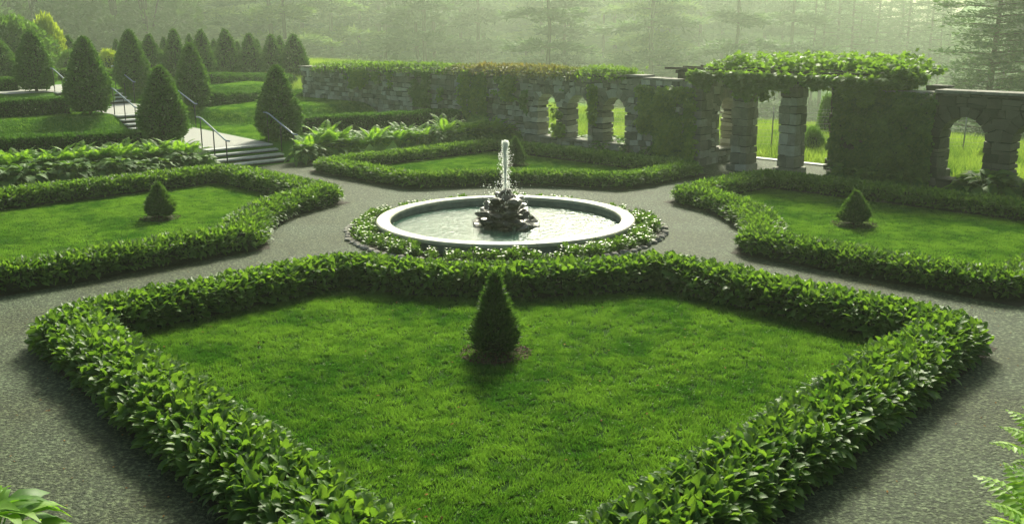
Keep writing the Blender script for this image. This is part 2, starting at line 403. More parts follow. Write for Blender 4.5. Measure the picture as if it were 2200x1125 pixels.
# beds: outer rectangle and concave corner towards the pool
BEDS = {'front': dict(q=((13.95, 13.35), (4.40, 13.35), (3.65, 3.30), (14.0, 4.20)), rc=4.55),
        'left': dict(q=((16.4, 13.75), (25.3, 13.75), (25.3, 4.4), (16.4, 4.4)), rc=4.75),
        'right': dict(q=((14.35, 15.35), (14.35, 23.1), (4.8, 23.1), (4.9, 15.35)), rc=4.65),
        'back': dict(q=((15.85, 15.7), (24.8, 15.7), (24.7, 23.3), (15.85, 23.3)), rc=5.4)}
HW = 0.54
def bed_outline(bd, off):
    """closed outline in (t,w), inset by off; the first corner is cut by an arc round the pool"""
    q = np.array(bd['q']); cen = q.mean(0); rc = bd['rc'] + off; pc = np.array(POOL)
    ln = []
    for k_ in range(4):
        a, c2 = q[k_], q[(k_ + 1) % 4]; d_ = (c2 - a) / np.linalg.norm(c2 - a); n_ = np.array([-d_[1], d_[0]])
        if n_ @ (cen - a) < 0: n_ = -n_
        ln.append((a + n_ * off, d_))
    def cross(l1, l2):
        A_ = np.array([l1[1], -l2[1]]).T; u = np.linalg.solve(A_, l2[0] - l1[0]); return l1[0] + l1[1] * u[0]
    V, B_, O_, A2 = [cross(ln[k_ - 1], ln[k_]) for k_ in range(4)]
    def arc_hit(e_):
        us = np.linspace(0, 1, 2001)[:, None]; p = V + (e_ - V) * us; r_ = np.linalg.norm(p - pc, axis=1)
        return p[np.argmax(r_ > rc)]
    p0, p1 = arc_hit(A2), arc_hit(B_)
    a0 = math.atan2(p0[1] - pc[1], p0[0] - pc[0]); a1 = math.atan2(p1[1] - pc[1], p1[0] - pc[0])
    while a1 - a0 > math.pi: a1 -= 2 * math.pi
    while a1 - a0 < -math.pi: a1 += 2 * math.pi
    arc = [(pc[0] + rc * math.cos(a), pc[1] + rc * math.sin(a)) for a in np.linspace(a0, a1, 14)]
    return arc + [tuple(B_), tuple(O_), tuple(A2)]
def resample(poly, step, rad=0.0):
    p = np.array(poly + [poly[0]]); sg = np.linalg.norm(np.diff(p, axis=0), axis=1); s = np.concatenate([[0], np.cumsum(sg)])
    n = int(s[-1] / step); u = np.linspace(0, s[-1], n, endpoint=False)
    q = np.stack([np.interp(u, s, p[:, 0]), np.interp(u, s, p[:, 1])], -1)
    if rad:
        k = max(1, int(rad / step)); acc = np.zeros_like(q)
        for i_ in range(-k, k + 1): acc += np.roll(q, i_, 0)
        q = acc / (2 * k + 1)
    return q
def inside(P, poly):
    x, y = P[:, 0], P[:, 1]; c = np.zeros(len(P), bool); p = np.array(poly)
    for a, b in zip(p, np.roll(p, -1, 0)):
        m_ = (a[1] > y) != (b[1] > y)
        with np.errstate(divide='ignore', invalid='ignore'):
            c ^= m_ & (x < (b[0] - a[0]) * (y - a[1]) / (b[1] - a[1]) + a[0])
    return c
def grass(poly, n, L, W, zb, m, name, dens=None):
    p = np.array(poly); lo, hi = p.min(0), p.max(0)
    P = rng.uniform(lo, hi, (n, 2)); P = P[inside(P, poly)]
    if dens is not None: P = P[dens(P)]
    x, y = XY(P[:, 0], P[:, 1]); n = len(P)
    z = np.full(n, zb) if not callable(zb) else zb(P[:, 0], P[:, 1])
    big = vnoise(np.stack([x, y, 0 * x], -1), 1.3, 3); mid_ = vnoise(np.stack([x, y, 0 * x], -1), 6.0, 5)
    q3 = np.stack([x, y, 0 * x], -1)
    D = np.stack([rng.normal(0, .4, n) + 1.6 * (vnoise(q3, 9, 7) - .5), rng.normal(0, .4, n) + 1.6 * (vnoise(q3, 9, 8) - .5), np.ones(n)], -1)
    Nn = rng.normal(size=(n, 3)) * np.array([1, 1, .3])
    b = MB()
    leaves(b, np.stack([x, y, z], -1), D, Nn, L * (0.55 + 0.5 * mid_ + 0.35 * rng.random(n)), W, T_BLADE, 0,
           np.clip(0.5 + .5 * (rng.random(n) - .5) + 1.1 * (big - .5) + .9 * (mid_ - .5), 0, 1))
    return tag(link(name, b.mesh(name, [m])), kind='stuff')

for key, bd in BEDS.items():
    ln = sheet('lawn', bed_outline(bd, 0.78), 0.020, 'lawn')
    sheet('soil_strip', bed_outline(bd, 0.10), 0.016, 'soil')
def patchy(P):
    q3 = np.stack([P[:, 0], P[:, 1], 0 * P[:, 0]], -1)
    return vnoise(q3, 13, 71) * .5 + vnoise(q3, 31, 72) * .5 + rng.normal(0, .12, len(P)) > .44
g = grass(bed_outline(BEDS['front'], 0.86), 700000, 0.055, 0.009, 0.018, M['blade'], 'grass', patchy)
for key in ('left', 'right', 'back'):
    grass(bed_outline(BEDS[key], 0.76), 190000, 0.040, 0.014, 0.018, M['blade'], 'grass')

# ------------------------------------------------------------------ planted borders round the beds
def border(key, per_m, L, W, tmpl, label, hh=0.50, HW=HW):
    bd = BEDS[key]; q = resample(bed_outline(bd, HW), 0.05, 0.28)
    x, y = XY(q[:, 0], q[:, 1]); Pc = np.stack([x, y], -1)
    tg = unit(np.roll(Pc, -1, 0) - np.roll(Pc, 1, 0)); nr = np.stack([tg[:, 1], -tg[:, 0]], -1)
    n_l = len(q); n = int(n_l * 0.05 * per_m)
    # clumps: every leaf belongs to a plant with its own centre, so the surface is lumpy
    i = rng.integers(0, n_l, n); ph = rng.uniform(-1, 1, n); ph = np.sign(ph) * np.abs(ph) ** 1.15 * 1.72
    base = np.concatenate([Pc[i] + nr[i] * (np.sin(ph) * HW)[:, None], (np.cos(ph) * hh)[:, None]], 1)
    lump = vnoise(base, 3.2, 11) * 0.6 + vnoise(base, 7.5, 12) * 0.4
    dep = rng.uniform(0.55, 1.0, n) ** 0.5 * (0.80 + 0.34 * lump)
    sx = np.sign(np.sin(ph)) * np.abs(np.sin(ph)) ** 0.8; cz = np.sign(np.cos(ph)) * np.abs(np.cos(ph)) ** 0.75
    low = np.cos(ph) < 0
    zc = 0.14
    P = np.concatenate([Pc[i] + nr[i] * (sx * HW * 0.86 * dep)[:, None] + tg[i] * rng.normal(0, .03, (n, 1)),
                        (zc + cz * np.where(low, 0.10, hh - zc - 0.05) * dep)[:, None]], 1)
    out = np.concatenate([nr[i] * np.sin(ph)[:, None], np.clip(np.cos(ph), -.3, 1)[:, None]], 1)
    D = out * 0.75 + rng.normal(0, 0.42, (n, 3)) + np.array([0, 0, 0.35])
    D = unit(D); D[:, 2] = np.where(low, np.minimum(D[:, 2], 0.15), D[:, 2])
    Nn = np.array([0, 0, 1.0]) + out * 0.35 + rng.normal(0, 0.32, (n, 3))
    s = rng.uniform(0.7, 1.15, n)
    b = MB()
    leaves(b, P - unit(D) * (L * 0.35 * s)[:, None], D, Nn, L * s, W * s, tmpl, 0, np.clip(0.5 * lump + 0.5 * rng.random(n), 0, 1), curl=0.12)
    # solid inner body, near-black: the shade between leaves put into its colour
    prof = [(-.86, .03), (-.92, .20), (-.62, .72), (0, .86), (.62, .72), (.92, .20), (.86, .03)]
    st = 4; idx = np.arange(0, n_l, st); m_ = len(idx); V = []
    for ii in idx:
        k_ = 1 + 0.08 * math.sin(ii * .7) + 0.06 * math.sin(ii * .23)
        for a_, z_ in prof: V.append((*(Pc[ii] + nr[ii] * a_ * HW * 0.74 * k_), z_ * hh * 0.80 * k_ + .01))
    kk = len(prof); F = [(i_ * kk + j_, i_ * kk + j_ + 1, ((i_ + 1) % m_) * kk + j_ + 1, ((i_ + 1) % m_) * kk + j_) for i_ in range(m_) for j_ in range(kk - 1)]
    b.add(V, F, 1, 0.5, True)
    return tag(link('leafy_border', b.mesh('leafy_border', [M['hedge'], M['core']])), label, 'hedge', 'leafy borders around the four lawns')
border('front', 760, 0.19, 0.082, T_ROUND, 'leafy green border round the nearest lawn, in front of the fountain')
border('left', 900, 0.165, 0.070, T_MID, 'leafy green border round the lawn left of the fountain')
border('right', 900, 0.165, 0.070, T_MID, 'leafy green border round the lawn right of the fountain', hh=.46, HW=.50)
border('back', 900, 0.165, 0.070, T_MID, 'leafy green border round the lawn behind the fountain', hh=.42, HW=.46)

# ------------------------------------------------------------------ fountain
PX, PY = XY(*POOL); PX -= .04
RIM, RO, RI = 0.26, 2.66, 2.38
fo = tag(link('fountain', None, loc=(PX, PY, 0)), 'round stone fountain basin with a heap of dark wet rocks in the middle', 'fountain')
b = MB(); lathe(b, [(RI + .02, 0.0), (RO - .03, 0.0), (RO - .03, RIM - .07), (RI + .02, RIM - .07)], 96, smooth=False)
link('basin_wall', b.mesh('basin_wall', [M['basinwall']]), fo)
prf = [(RI, RIM - .068), (RO, RIM - .068), (RO + .004, RIM - .02), (RO - .02, RIM), (RI + .02, RIM), (RI - .004, RIM - .02)]
for q in range(14):
    b = MB(); V = []; a0, a1 = q * math.pi / 7 + .0022, (q + 1) * math.pi / 7 - .0022; dz = rng.normal(0, .0015)
    for a in np.linspace(a0, a1, 10): V += [(r_ * math.cos(a), r_ * math.sin(a), z_ + dz) for r_, z_ in prf]
    F = [(k_ * 6 + j_, (k_ + 1) * 6 + j_, (k_ + 1) * 6 + (j_ + 1) % 6, k_ * 6 + (j_ + 1) % 6) for k_ in range(9) for j_ in range(6)] + [tuple(range(6)), tuple(range(54, 60))[::-1]]
    b.add(V, F, 0, .5); link('rim_stone', b.mesh('rim_stone', [M['basin']]), fo)
b = MB(); b.add([(0, 0, .08)] + [((RI + .03) * math.cos(a), (RI + .03) * math.sin(a), .08) for a in np.linspace(0, 2 * np.pi, 72, endpoint=False)],
                [(0, 1 + i_, 1 + (i_ + 1) % 72) for i_ in range(72)], 0, .5)
tag(link('water', b.mesh('water', [M['water']]), loc=(PX, PY, 0)), kind='structure')
layers = [(0.56, 10, 0.07, .25), (0.48, 9, 0.20, .25), (0.40, 7, 0.33, .24), (0.31, 6, 0.46, .22), (0.23, 4, 0.58, .23), (0.12, 3, 0.70, .20), (0.02, 1, 0.81, .17), (0.02, 1, 0.30, .40)]
for r_, n_, z_, s_ in layers:
    a0 = rng.random() * 6
    for q in range(n_):
        a = a0 + q * 2 * math.pi / n_ + rng.normal(0, .12); rr = r_ * rng.uniform(.88, 1.1)
        big = rng.uniform(.75, 1.3)
        v, f = rock_verts(s_ * big, s_ * .72 * big, s_ * .36 * rng.uniform(.75, 1.3), 12)
        b = MB(); b.add(v, [f], 0, rng.random())
        o = link('rock', b.mesh('rock', [M['rock']]), fo, (rr * math.cos(a), rr * math.sin(a), z_ + rng.normal(0, .015)))
        o.rotation_euler = (rng.normal(0, .30), rng.normal(0, .30), rng.random() * 6)
# jet
b = MB(); v0, f0 = ico()
for q in range(120):
    u = rng.random() ** 0.9; z = 0.86 + u * .98
    sp = 0.007 + 0.020 * u ** 1.6
    if q % 4 == 0 and u < 0.75: sp *= 3.0
    s_ = rng.uniform(.005, .013) * (1 + 0.7 * u) * (0.45 if q % 4 == 0 and u < .75 else 1)
    p = np.array([rng.normal(0, sp), rng.normal(0, sp), z])
    b.add(v0 * np.array([s_, s_, s_ * rng.uniform(1.2, 3.0)]) + p, [f0], 0, .5, True)
for q in range(500):   # falling drops around the rocks
    a = rng.random() * 6.28; rr = abs(rng.normal(0, .26)) + .05; z = rng.uniform(.2, .95) + .25 * max(0, .4 - rr)
    s_ = rng.uniform(.003, .008)
    b.add(v0 * np.array([s_, s_, s_ * 2.2]) + np.array([rr * math.cos(a), rr * math.sin(a), z]), [f0], 0, .5, True)
u = rng.random(6500) ** .85; sp = .008 + .024 * u ** 1.4; k_ = rng.random(6500) < .16; sp = np.where(k_ & (u < .8), sp + .045, sp)
P = np.stack([rng.normal(0, sp), rng.normal(0, sp), .78 + u * 1.05], -1)
leaves(b, P, rng.normal(0, 1, P.shape) * [.5, .5, 1.3], rng.normal(size=P.shape), rng.uniform(.012, .032, len(P)), rng.uniform(.008, .02, len(P)), T_DIA)
tag(link('water_jet', b.mesh('water_jet', [M['jet']]), loc=(PX, PY, 0)), 'white jet of foaming water shooting up from the top of the rocks', 'water jet')
# flower ring and its edging
b = MB(); lathe(b, [(RO - .05, 0.018), (3.2, 0.018)], 96, close=False); 
tag(link('soil_ring', b.mesh('soil_ring', [M['soil']]), loc=(PX, PY, 0)), kind='structure')
edm = []
for q in range(6):
    v, f = rock_verts(.12, .085, .05); bb = MB(); bb.add(v, [f], 0, .5); edm.append(bb.mesh('edging_stone', [M['edging']]))
for q in range(92):
    a = q * 2 * math.pi / 92 + rng.normal(0, .008)
    o = link('edging_stone', edm[q % 6], None, (PX + (3.24 + rng.normal(0, .025)) * math.cos(a), PY + (3.24 + rng.normal(0, .025)) * math.sin(a), 0.035), a + math.pi / 2 + rng.normal(0, .3))
    s_ = rng.uniform(.75, 1.25); o.scale = (s_, s_, rng.uniform(.7, 1.2))
    tag(o, 'small flat fieldstone in the ring edging the flower bed around the fountain', 'stone', 'stones edging the flower ring')
flm = []
for q in range(5):
    n = 90; bb = MB(); ff = MB()
    a = rng.random(n) * 6.28; el = rng.uniform(.15, 1.4, n)
    D = np.stack([np.cos(a) * np.cos(el), np.sin(a) * np.cos(el), np.sin(el)], -1)
    P = D * rng.uniform(.02, .13, (n, 1)); P[:, 2] += .01
    leaves(bb, P, D + rng.normal(0, .3, D.shape), np.array([0, 0, 1.]) + rng.normal(0, .4, D.shape), .075, .036, T_MID)
    m_ = 2 + q; a = rng.random(m_) * 6.28; P = np.stack([np.cos(a) * .07, np.sin(a) * .07, rng.uniform(.12, .18, m_)], -1)
    for p in P:
        w_ = np.arange(5) / 5 * 6.28
        Dp = np.stack([np.cos(w_), np.sin(w_), 0 * w_ + .25], -1); leaves(bb, np.repeat(p[None], 5, 0), Dp, np.array([[0, 0, 1.]] * 5), .024, .022, T_DIA, 1)
    flm.append(bb.mesh('flower_plant', [M['flowerleaf'], M['petal']]))
for q in range(210):
    a = rng.random() * 6.28 if q > 90 else q / 91 * 6.28
    rr = rng.uniform(2.74, 3.1); lm = flm[q % 5]
    if math.sin(a - .1) > 0.3 and q % 3 == 0: continue
    o = link('flower_plant', lm, None, (PX + rr * math.cos(a), PY + rr * math.sin(a), .015), rng.random() * 6)
    s_ = rng.uniform(.8, 1.45); o.scale = (s_, s_, s_)
    tag(o, 'low white flowered plant in the soil ring outside the fountain basin', 'plant', 'white flowered plants ringing the fountain')

# ------------------------------------------------------------------ conical evergreens
def profile(u, kind):
    if kind == 'cone':      # teardrop: narrow foot, widest low, pointed tip
        return np.where(u < .26, .62 + .38 * np.sin(np.clip(u / .26, 0, 1) * math.pi / 2), np.clip(1 - ((u - .26) / .74), 0, 1) ** .60)
    return np.where(u < .2, .7 + .3 * u / .2, np.clip(1 - ((u - .2) / .8), 0, 1) ** .88)
def cone_mesh(seed, n, L, W, ht=2.4, rad=.72, foot=.14, m='cone', kind='cone', up=.55, lump=.30, tm=T_DIA):
    global rng; old = rng; rng = np.random.default_rng(seed)
    u = rng.random(n * 2); keep = rng.random(n * 2) < profile(u, kind) + .05; u = u[keep][:n]; n = len(u)
    a = rng.random(n) * 6.283; r0 = profile(u, kind) * rad
    q = np.stack([np.cos(a) * r0, np.sin(a) * r0, u * ht], -1)
    lp = vnoise(q + seed, 3.0, seed) * .55 + vnoise(q + seed, 8.0, seed + 1) * .45
    r1 = r0 * (1 - lump / 2 + lump * lp) * rng.uniform(.62, 1.0, n) ** .6
    P = np.stack([np.cos(a) * r1, np.sin(a) * r1, foot + u * (ht - foot)], -1)
    o_ = np.stack([np.cos(a), np.sin(a), 0 * a + up], -1)
    b = MB(); s = rng.uniform(.6, 1.3, n)
    leaves(b, P - unit(o_) * L * .4, o_ + rng.normal(0, .6, (n, 3)), rng.normal(0, .6, (n, 3)) + np.stack([np.cos(a), np.sin(a), 0 * a + .6], -1), L * s, W * s, tm, 0, np.clip(.5 * lp + .5 * rng.random(n), 0, 1))
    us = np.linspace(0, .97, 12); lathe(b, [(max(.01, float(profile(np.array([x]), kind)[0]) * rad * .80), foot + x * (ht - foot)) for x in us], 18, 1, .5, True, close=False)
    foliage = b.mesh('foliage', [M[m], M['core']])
    b = MB(); tube(b, [(0, 0, -.05), (0, 0, foot + .25)], [.06, .05], 8); tr = b.mesh('trunk', [M['bark']])
    rng = old
    return foliage, tr
cones = [cone_mesh(100 + q, 8500, .125, .060, ht=2.4, rad=(.76, .70, .74, .72)[q]) for q in range(4)]
lowc = [cone_mesh(140 + q, 3800, .17, .085, ht=2.4, rad=(.78, .72, .75)[q]) for q in range(3)]
def place_cone(px, top, bot, wd, label, group, src, x0=None):
    x, y, z = hit(px, bot); ht_ = (bot - top) * y / FPX * 1.03; rr = wd / 2 * y / FPX
    o = link('conical_evergreen', None, None, (x, y, z - .02), rng.random() * 6)
    fm, tr = src; o.scale = (rr / .70, rr / .70, ht_ / 2.4)
    link('foliage', fm, o); link('trunk', tr, o)
    return tag(o, label, 'evergreen tree', group)
big = [(355, 148, 309, 100, 'large cone shaped evergreen left of the lowest flight of steps'),
       (602, 148, 300, 102, 'large cone shaped evergreen right of the lowest flight of steps, behind the handrail'),
       (195, 88, 246, 95, 'large cone shaped evergreen left of the middle flight of steps'),
       (418, 100, 233, 76, 'large cone shaped evergreen right of the middle flight, beside the terrace hedge'),
       (79, 72, 197, 78, 'cone shaped evergreen left of the upper landing, in front of the yellow green bush'),
       (287, 72, 193, 76, 'cone shaped evergreen with a pointed tip right of the upper flight of steps'),
       (-3, 84, 172, 84, 'cone shaped evergreen cut off by the left edge of the photo')]
for q, (px, top, bot, wd, lb) in enumerate(big): place_cone(px, top, bot, wd, lb, 'conical evergreens flanking the steps', cones[q % 4])
rowlab = ['first', 'second', 'third', 'fourth', 'fifth', 'sixth', 'last and rightmost']
for q, (px, top, bot, wd) in enumerate([(327, 80, 172, 52), (380, 70, 170, 50), (438, 71, 168, 50), (490, 70, 168, 54), (541, 78, 168, 54), (587, 80, 165, 48), (635, 80, 166, 56)]):
    place_cone(px, top, bot, wd, f'{rowlab[q]} cone of the clipped row along the upper terrace, counted from the steps', 'clipped cones in the row on the upper terrace', lowc[q % 3])
backs = [(103, 84, 150, 36), (152, 81, 150, 42), (204, 81, 146, 34), (234, 86, 146, 28), (254, 88, 146, 24), (303, 90, 148, 24), (356, 84, 148, 26), (411, 78, 148, 28), (463, 88, 148, 26), (512, 92, 148, 26), (555, 88, 148, 26), (604, 82, 148, 30)]
bl = ['behind the cone beside the upper landing', 'behind the left round bush', 'behind the right round bush', 'just right of the round bushes', 'smallest, left of the pointed cone',
      'between the pointed cone and the row', 'in the gap after the first cone of the row', 'in the gap after the second cone of the row', 'in the gap after the third cone of the row', 'in the gap after the fourth cone of the row', 'in the gap after the fifth cone of the row', 'in the gap before the last cone of the row']
for q, (px, top, bot, wd) in enumerate(backs):
    place_cone(px, top, bot, wd, f'small far clipped cone {bl[q]}', 'small clipped cones at the back of the terrace', lowc[(q + 1) % 3])

# young evergreens in the middle of each lawn
def young(name_l, px, py, ht_, rd, n, L, W, seed):
    fm, tr = cone_mesh(seed, n, L, W, ht=ht_, rad=rd, foot=.10, m='spruce', kind='spruce', up=1.2, lump=.95, tm=T_DIA)
    x, y = G(px, py, 0)
    o = link('young_evergreen', None, None, (x, y, .02)); link('foliage', fm, o); link('trunk', tr, o)
    tag(o, name_l, 'evergreen shrub', 'young evergreens in the middle of the lawns')
    rr = rd * 1.25; b = MB(); n_ = 1500 if rd < .3 or py > 700 else 500
    a = rng.random(n_) * 6.28; r_ = rr * 1.15 * np.sqrt(rng.random(n_)); P = np.stack([x + np.cos(a) * r_, y + np.sin(a) * r_, .03 + .03 * rng.random(n_)], -1)
    D = rng.normal(size=(n_, 3)) * np.array([1, 1, .25]); leaves(b, P, D, np.array([0, 0, 1.]) + rng.normal(0, .5, (n_, 3)), .045, .022, T_DIA)
    b.add([(x, y, .040)] + [(x + rr * 1.12 * math.cos(q_) * (1 + .06 * math.sin(q_ * 5)), y + rr * 1.12 * math.sin(q_) * (1 + .06 * math.sin(q_ * 3)), .028) for q_ in np.linspace(0, 6.283, 33)[:-1]], [(0, 1 + i_, 1 + (i_ + 1) % 32) for i_ in range(32)], 1, .5)
    tag(link('bark_mulch', b.mesh('bark_mulch', [M['chip'], M['soil']])), kind='stuff')
young('young pointed evergreen in bark mulch in the middle of the nearest lawn', 1065, 764, 1.08, .32, 6500, .12, .028, 31)
young('young bushy evergreen in the middle of the lawn left of the fountain', 345, 471, .80, .31, 5000, .10, .026, 32)
young('rounded young evergreen in the middle of the lawn right of the fountain', 1834, 485, .72, .34, 5000, .10, .026, 33)
young('young evergreen behind the water jet in the middle of the rear lawn', 1107, 357, .85, .30, 6000, .085, .022, 34)

# ------------------------------------------------------------------ clipped terrace hedges
def clipped(px0, py0, px1, py1, hp, label, group, width=.9, dens=1500, L=.075, W=.045, m='box'):
    """hedge between two foot points; hp is its height in metres"""
    p0 = np.array(hit(px0, py0)); p1 = np.array(hit(px1, py1)); d_ = (p1 - p0)[:2]; ln = np.linalg.norm(d_); d_ = d_ / ln; nrm = np.array([-d_[1], d_[0]])
    if nrm[1] < 0: nrm = -nrm
    area = ln * (width + 2 * hp); n = int(area * dens)
    s = rng.random(n) * ln; k_ = rng.random(n) * (width + 2 * hp)
    side = np.where(k_ < hp, -1, np.where(k_ < hp + width, 0, 1))
    off = np.where(side == -1, -width / 2, np.where(side == 1, width / 2, k_ - hp - width / 2)); zz = np.where(side == 0, hp, np.where(side == -1, k_, k_ - hp - width))
    end = np.minimum(s, ln - s); rd_ = np.clip(end / .35, 0, 1) ** .5
    q = np.stack([s, off, zz], -1); lp = vnoise(q, 2.2, 21) * .6 + vnoise(q, 6, 22) * .4
    soft = 1 - .18 * (np.abs(off) / (width / 2)) ** 4 * (zz / hp) ** 4
    gr = (.84 + .22 * lp) * rng.uniform(.88, 1, n)
    xy = p0[:2] + d_ * s[:, None] + nrm * (width / 2 + off * gr * (.75 + .25 * rd_) * soft)[:, None]
    t_, w_ = TW(xy[:, 0], xy[:, 1]); zg = p0[2] + (p1[2] - p0[2]) * s / ln
    P = np.concatenate([xy, (zg + zz * gr * (.7 + .3 * rd_) * soft)[:, None]], 1)
    o_ = np.concatenate([nrm[None] * np.where(side == 0, off * 1.2, side)[:, None], np.where(side == 0, 1, .35)[:, None]], 1)
    b = MB(); sz = rng.uniform(.7, 1.3, n)
    leaves(b, P - unit(o_) * L * .3, o_ + rng.normal(0, .5, (n, 3)), rng.normal(0, .7, (n, 3)) + [0, 0, .7], L * sz, W * sz, T_DIA, 0, np.clip(.6 * lp + .4 * rng.random(n), 0, 1))
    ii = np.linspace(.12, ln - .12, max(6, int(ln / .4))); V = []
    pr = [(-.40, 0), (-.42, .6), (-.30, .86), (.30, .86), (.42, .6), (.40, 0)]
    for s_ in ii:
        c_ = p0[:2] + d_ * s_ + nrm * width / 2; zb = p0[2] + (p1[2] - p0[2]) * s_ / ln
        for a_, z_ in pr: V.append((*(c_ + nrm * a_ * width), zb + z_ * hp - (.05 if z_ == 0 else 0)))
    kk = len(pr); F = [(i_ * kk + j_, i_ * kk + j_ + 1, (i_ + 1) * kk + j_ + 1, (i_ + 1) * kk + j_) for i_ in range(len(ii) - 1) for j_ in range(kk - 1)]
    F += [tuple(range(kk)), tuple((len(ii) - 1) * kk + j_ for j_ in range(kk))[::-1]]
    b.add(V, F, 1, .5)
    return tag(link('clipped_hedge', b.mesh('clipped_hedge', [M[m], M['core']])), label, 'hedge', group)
gh = 'clipped hedges along the terraces'
clipped(655, 290, 1003, 272, .62, 'clipped dark hedge on the lowest terrace, running right to the stone wall', gh)
clipped(450, 231, 795, 219, .62, 'clipped hedge on the middle terrace, running right to the stone wall', gh)
clipped(455, 184, 645, 184, .58, 'clipped hedge on the upper terrace below the row of cones', gh, dens=900)
clipped(-60, 346, 318, 325, .62, 'dark clipped hedge behind the ferns, left of the lowest steps', gh)
clipped(-60, 258, 160, 246, .66, 'clipped hedge left of the cone by the middle steps', gh)
clipped(-60, 200, 48, 195, .55, 'short clipped hedge on the upper terrace at the left edge', gh)
clipped(112, 172, 345, 176, .55, 'low bright green hedge behind the upper landing', gh, m='broad', dens=900)

# ------------------------------------------------------------------ steps and handrails
def stairs(t0, t1, w0, w1, z0, label):
    o = tag(link('stone_steps', None, loc=XYZ((t0 + t1) / 2, (w0 + w1) / 2, z0)), label, 'steps', 'flights of stone steps up the terraces')
    ox, oy, oz = o.location; run = (t1 - t0) / 4
    for q in range(4):
        b = MB(); z1 = z0 + (q + 1) * .125
        fr = lambda t, w, z: (XY(t, w)[0] - ox, XY(t, w)[1] - oy, z - oz)
        nseg = 4; ws = np.linspace(w0, w1, nseg + 1) + np.r_[0, rng.normal(0, .08, nseg - 1), 0]
        for k_ in range(nseg):
            j1 = rng.normal(0, .006)
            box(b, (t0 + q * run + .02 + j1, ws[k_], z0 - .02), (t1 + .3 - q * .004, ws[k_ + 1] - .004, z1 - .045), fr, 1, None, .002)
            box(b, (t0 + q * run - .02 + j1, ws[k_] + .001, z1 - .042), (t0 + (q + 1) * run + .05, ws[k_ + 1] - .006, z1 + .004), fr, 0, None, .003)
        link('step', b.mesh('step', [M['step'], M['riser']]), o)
stairs(26.7, 27.95, 14.25, 16.5, 0.0, 'lowest flight of stone steps, from the gravel to the first landing')
stairs(34.1, 35.6, 14.9, 17.1, 0.5, 'middle flight of stone steps, behind the large cone evergreen')
stairs(40.4, 41.9, 15.2, 17.7, 1.0, 'upper flight of stone steps, farthest from the fountain')
def rail(t0, t1, w, z0, label):
    o = tag(link('handrail', None, loc=XYZ(t0, w, z0)), label, 'handrail', 'metal handrails of the steps')
    ox, oy, oz = o.location
    L_ = lambda t, z: (XY(t, w)[0] - ox, XY(t, w)[1] - oy, z - oz)
    b = MB(); tube(b, [L_(t0 - .30, z0 + .86), L_(t0 - .12, z0 + .86), L_(t0, z0 + .90), L_(t1, z0 + 1.40), L_(t1 + .14, z0 + 1.43), L_(t1 + .34, z0 + 1.43)], .024, 8)
    link('rail', b.mesh('rail', [M['rail']]), o)
    for tp, zt, zb in ((t0 - .10, z0 + .86, z0 - .02), ((t0 + t1) / 2, z0 + 1.14, z0 + .2), (t1 + .12, z0 + 1.42, z0 + .48)):
        b = MB(); tube(b, [L_(tp, zb), L_(tp, zt)], .018, 8); link('post', b.mesh('post', [M['iron']]), o)
rail(26.7, 27.95, 14.35, 0, 'left handrail of the lowest flight of steps'); rail(26.7, 27.95, 16.62, 0, 'right handrail of the lowest flight, in front of the cone evergreen')
rail(34.1, 35.6, 15.0, .5, 'left handrail of the middle flight of steps'); rail(34.1, 35.6, 17.2, .5, 'right handrail of the middle flight of steps')
rail(40.4, 41.9, 15.3, 1.0, 'left handrail of the upper flight of steps'); rail(40.4, 41.9, 17.8, 1.0, 'right handrail of the upper flight of steps')

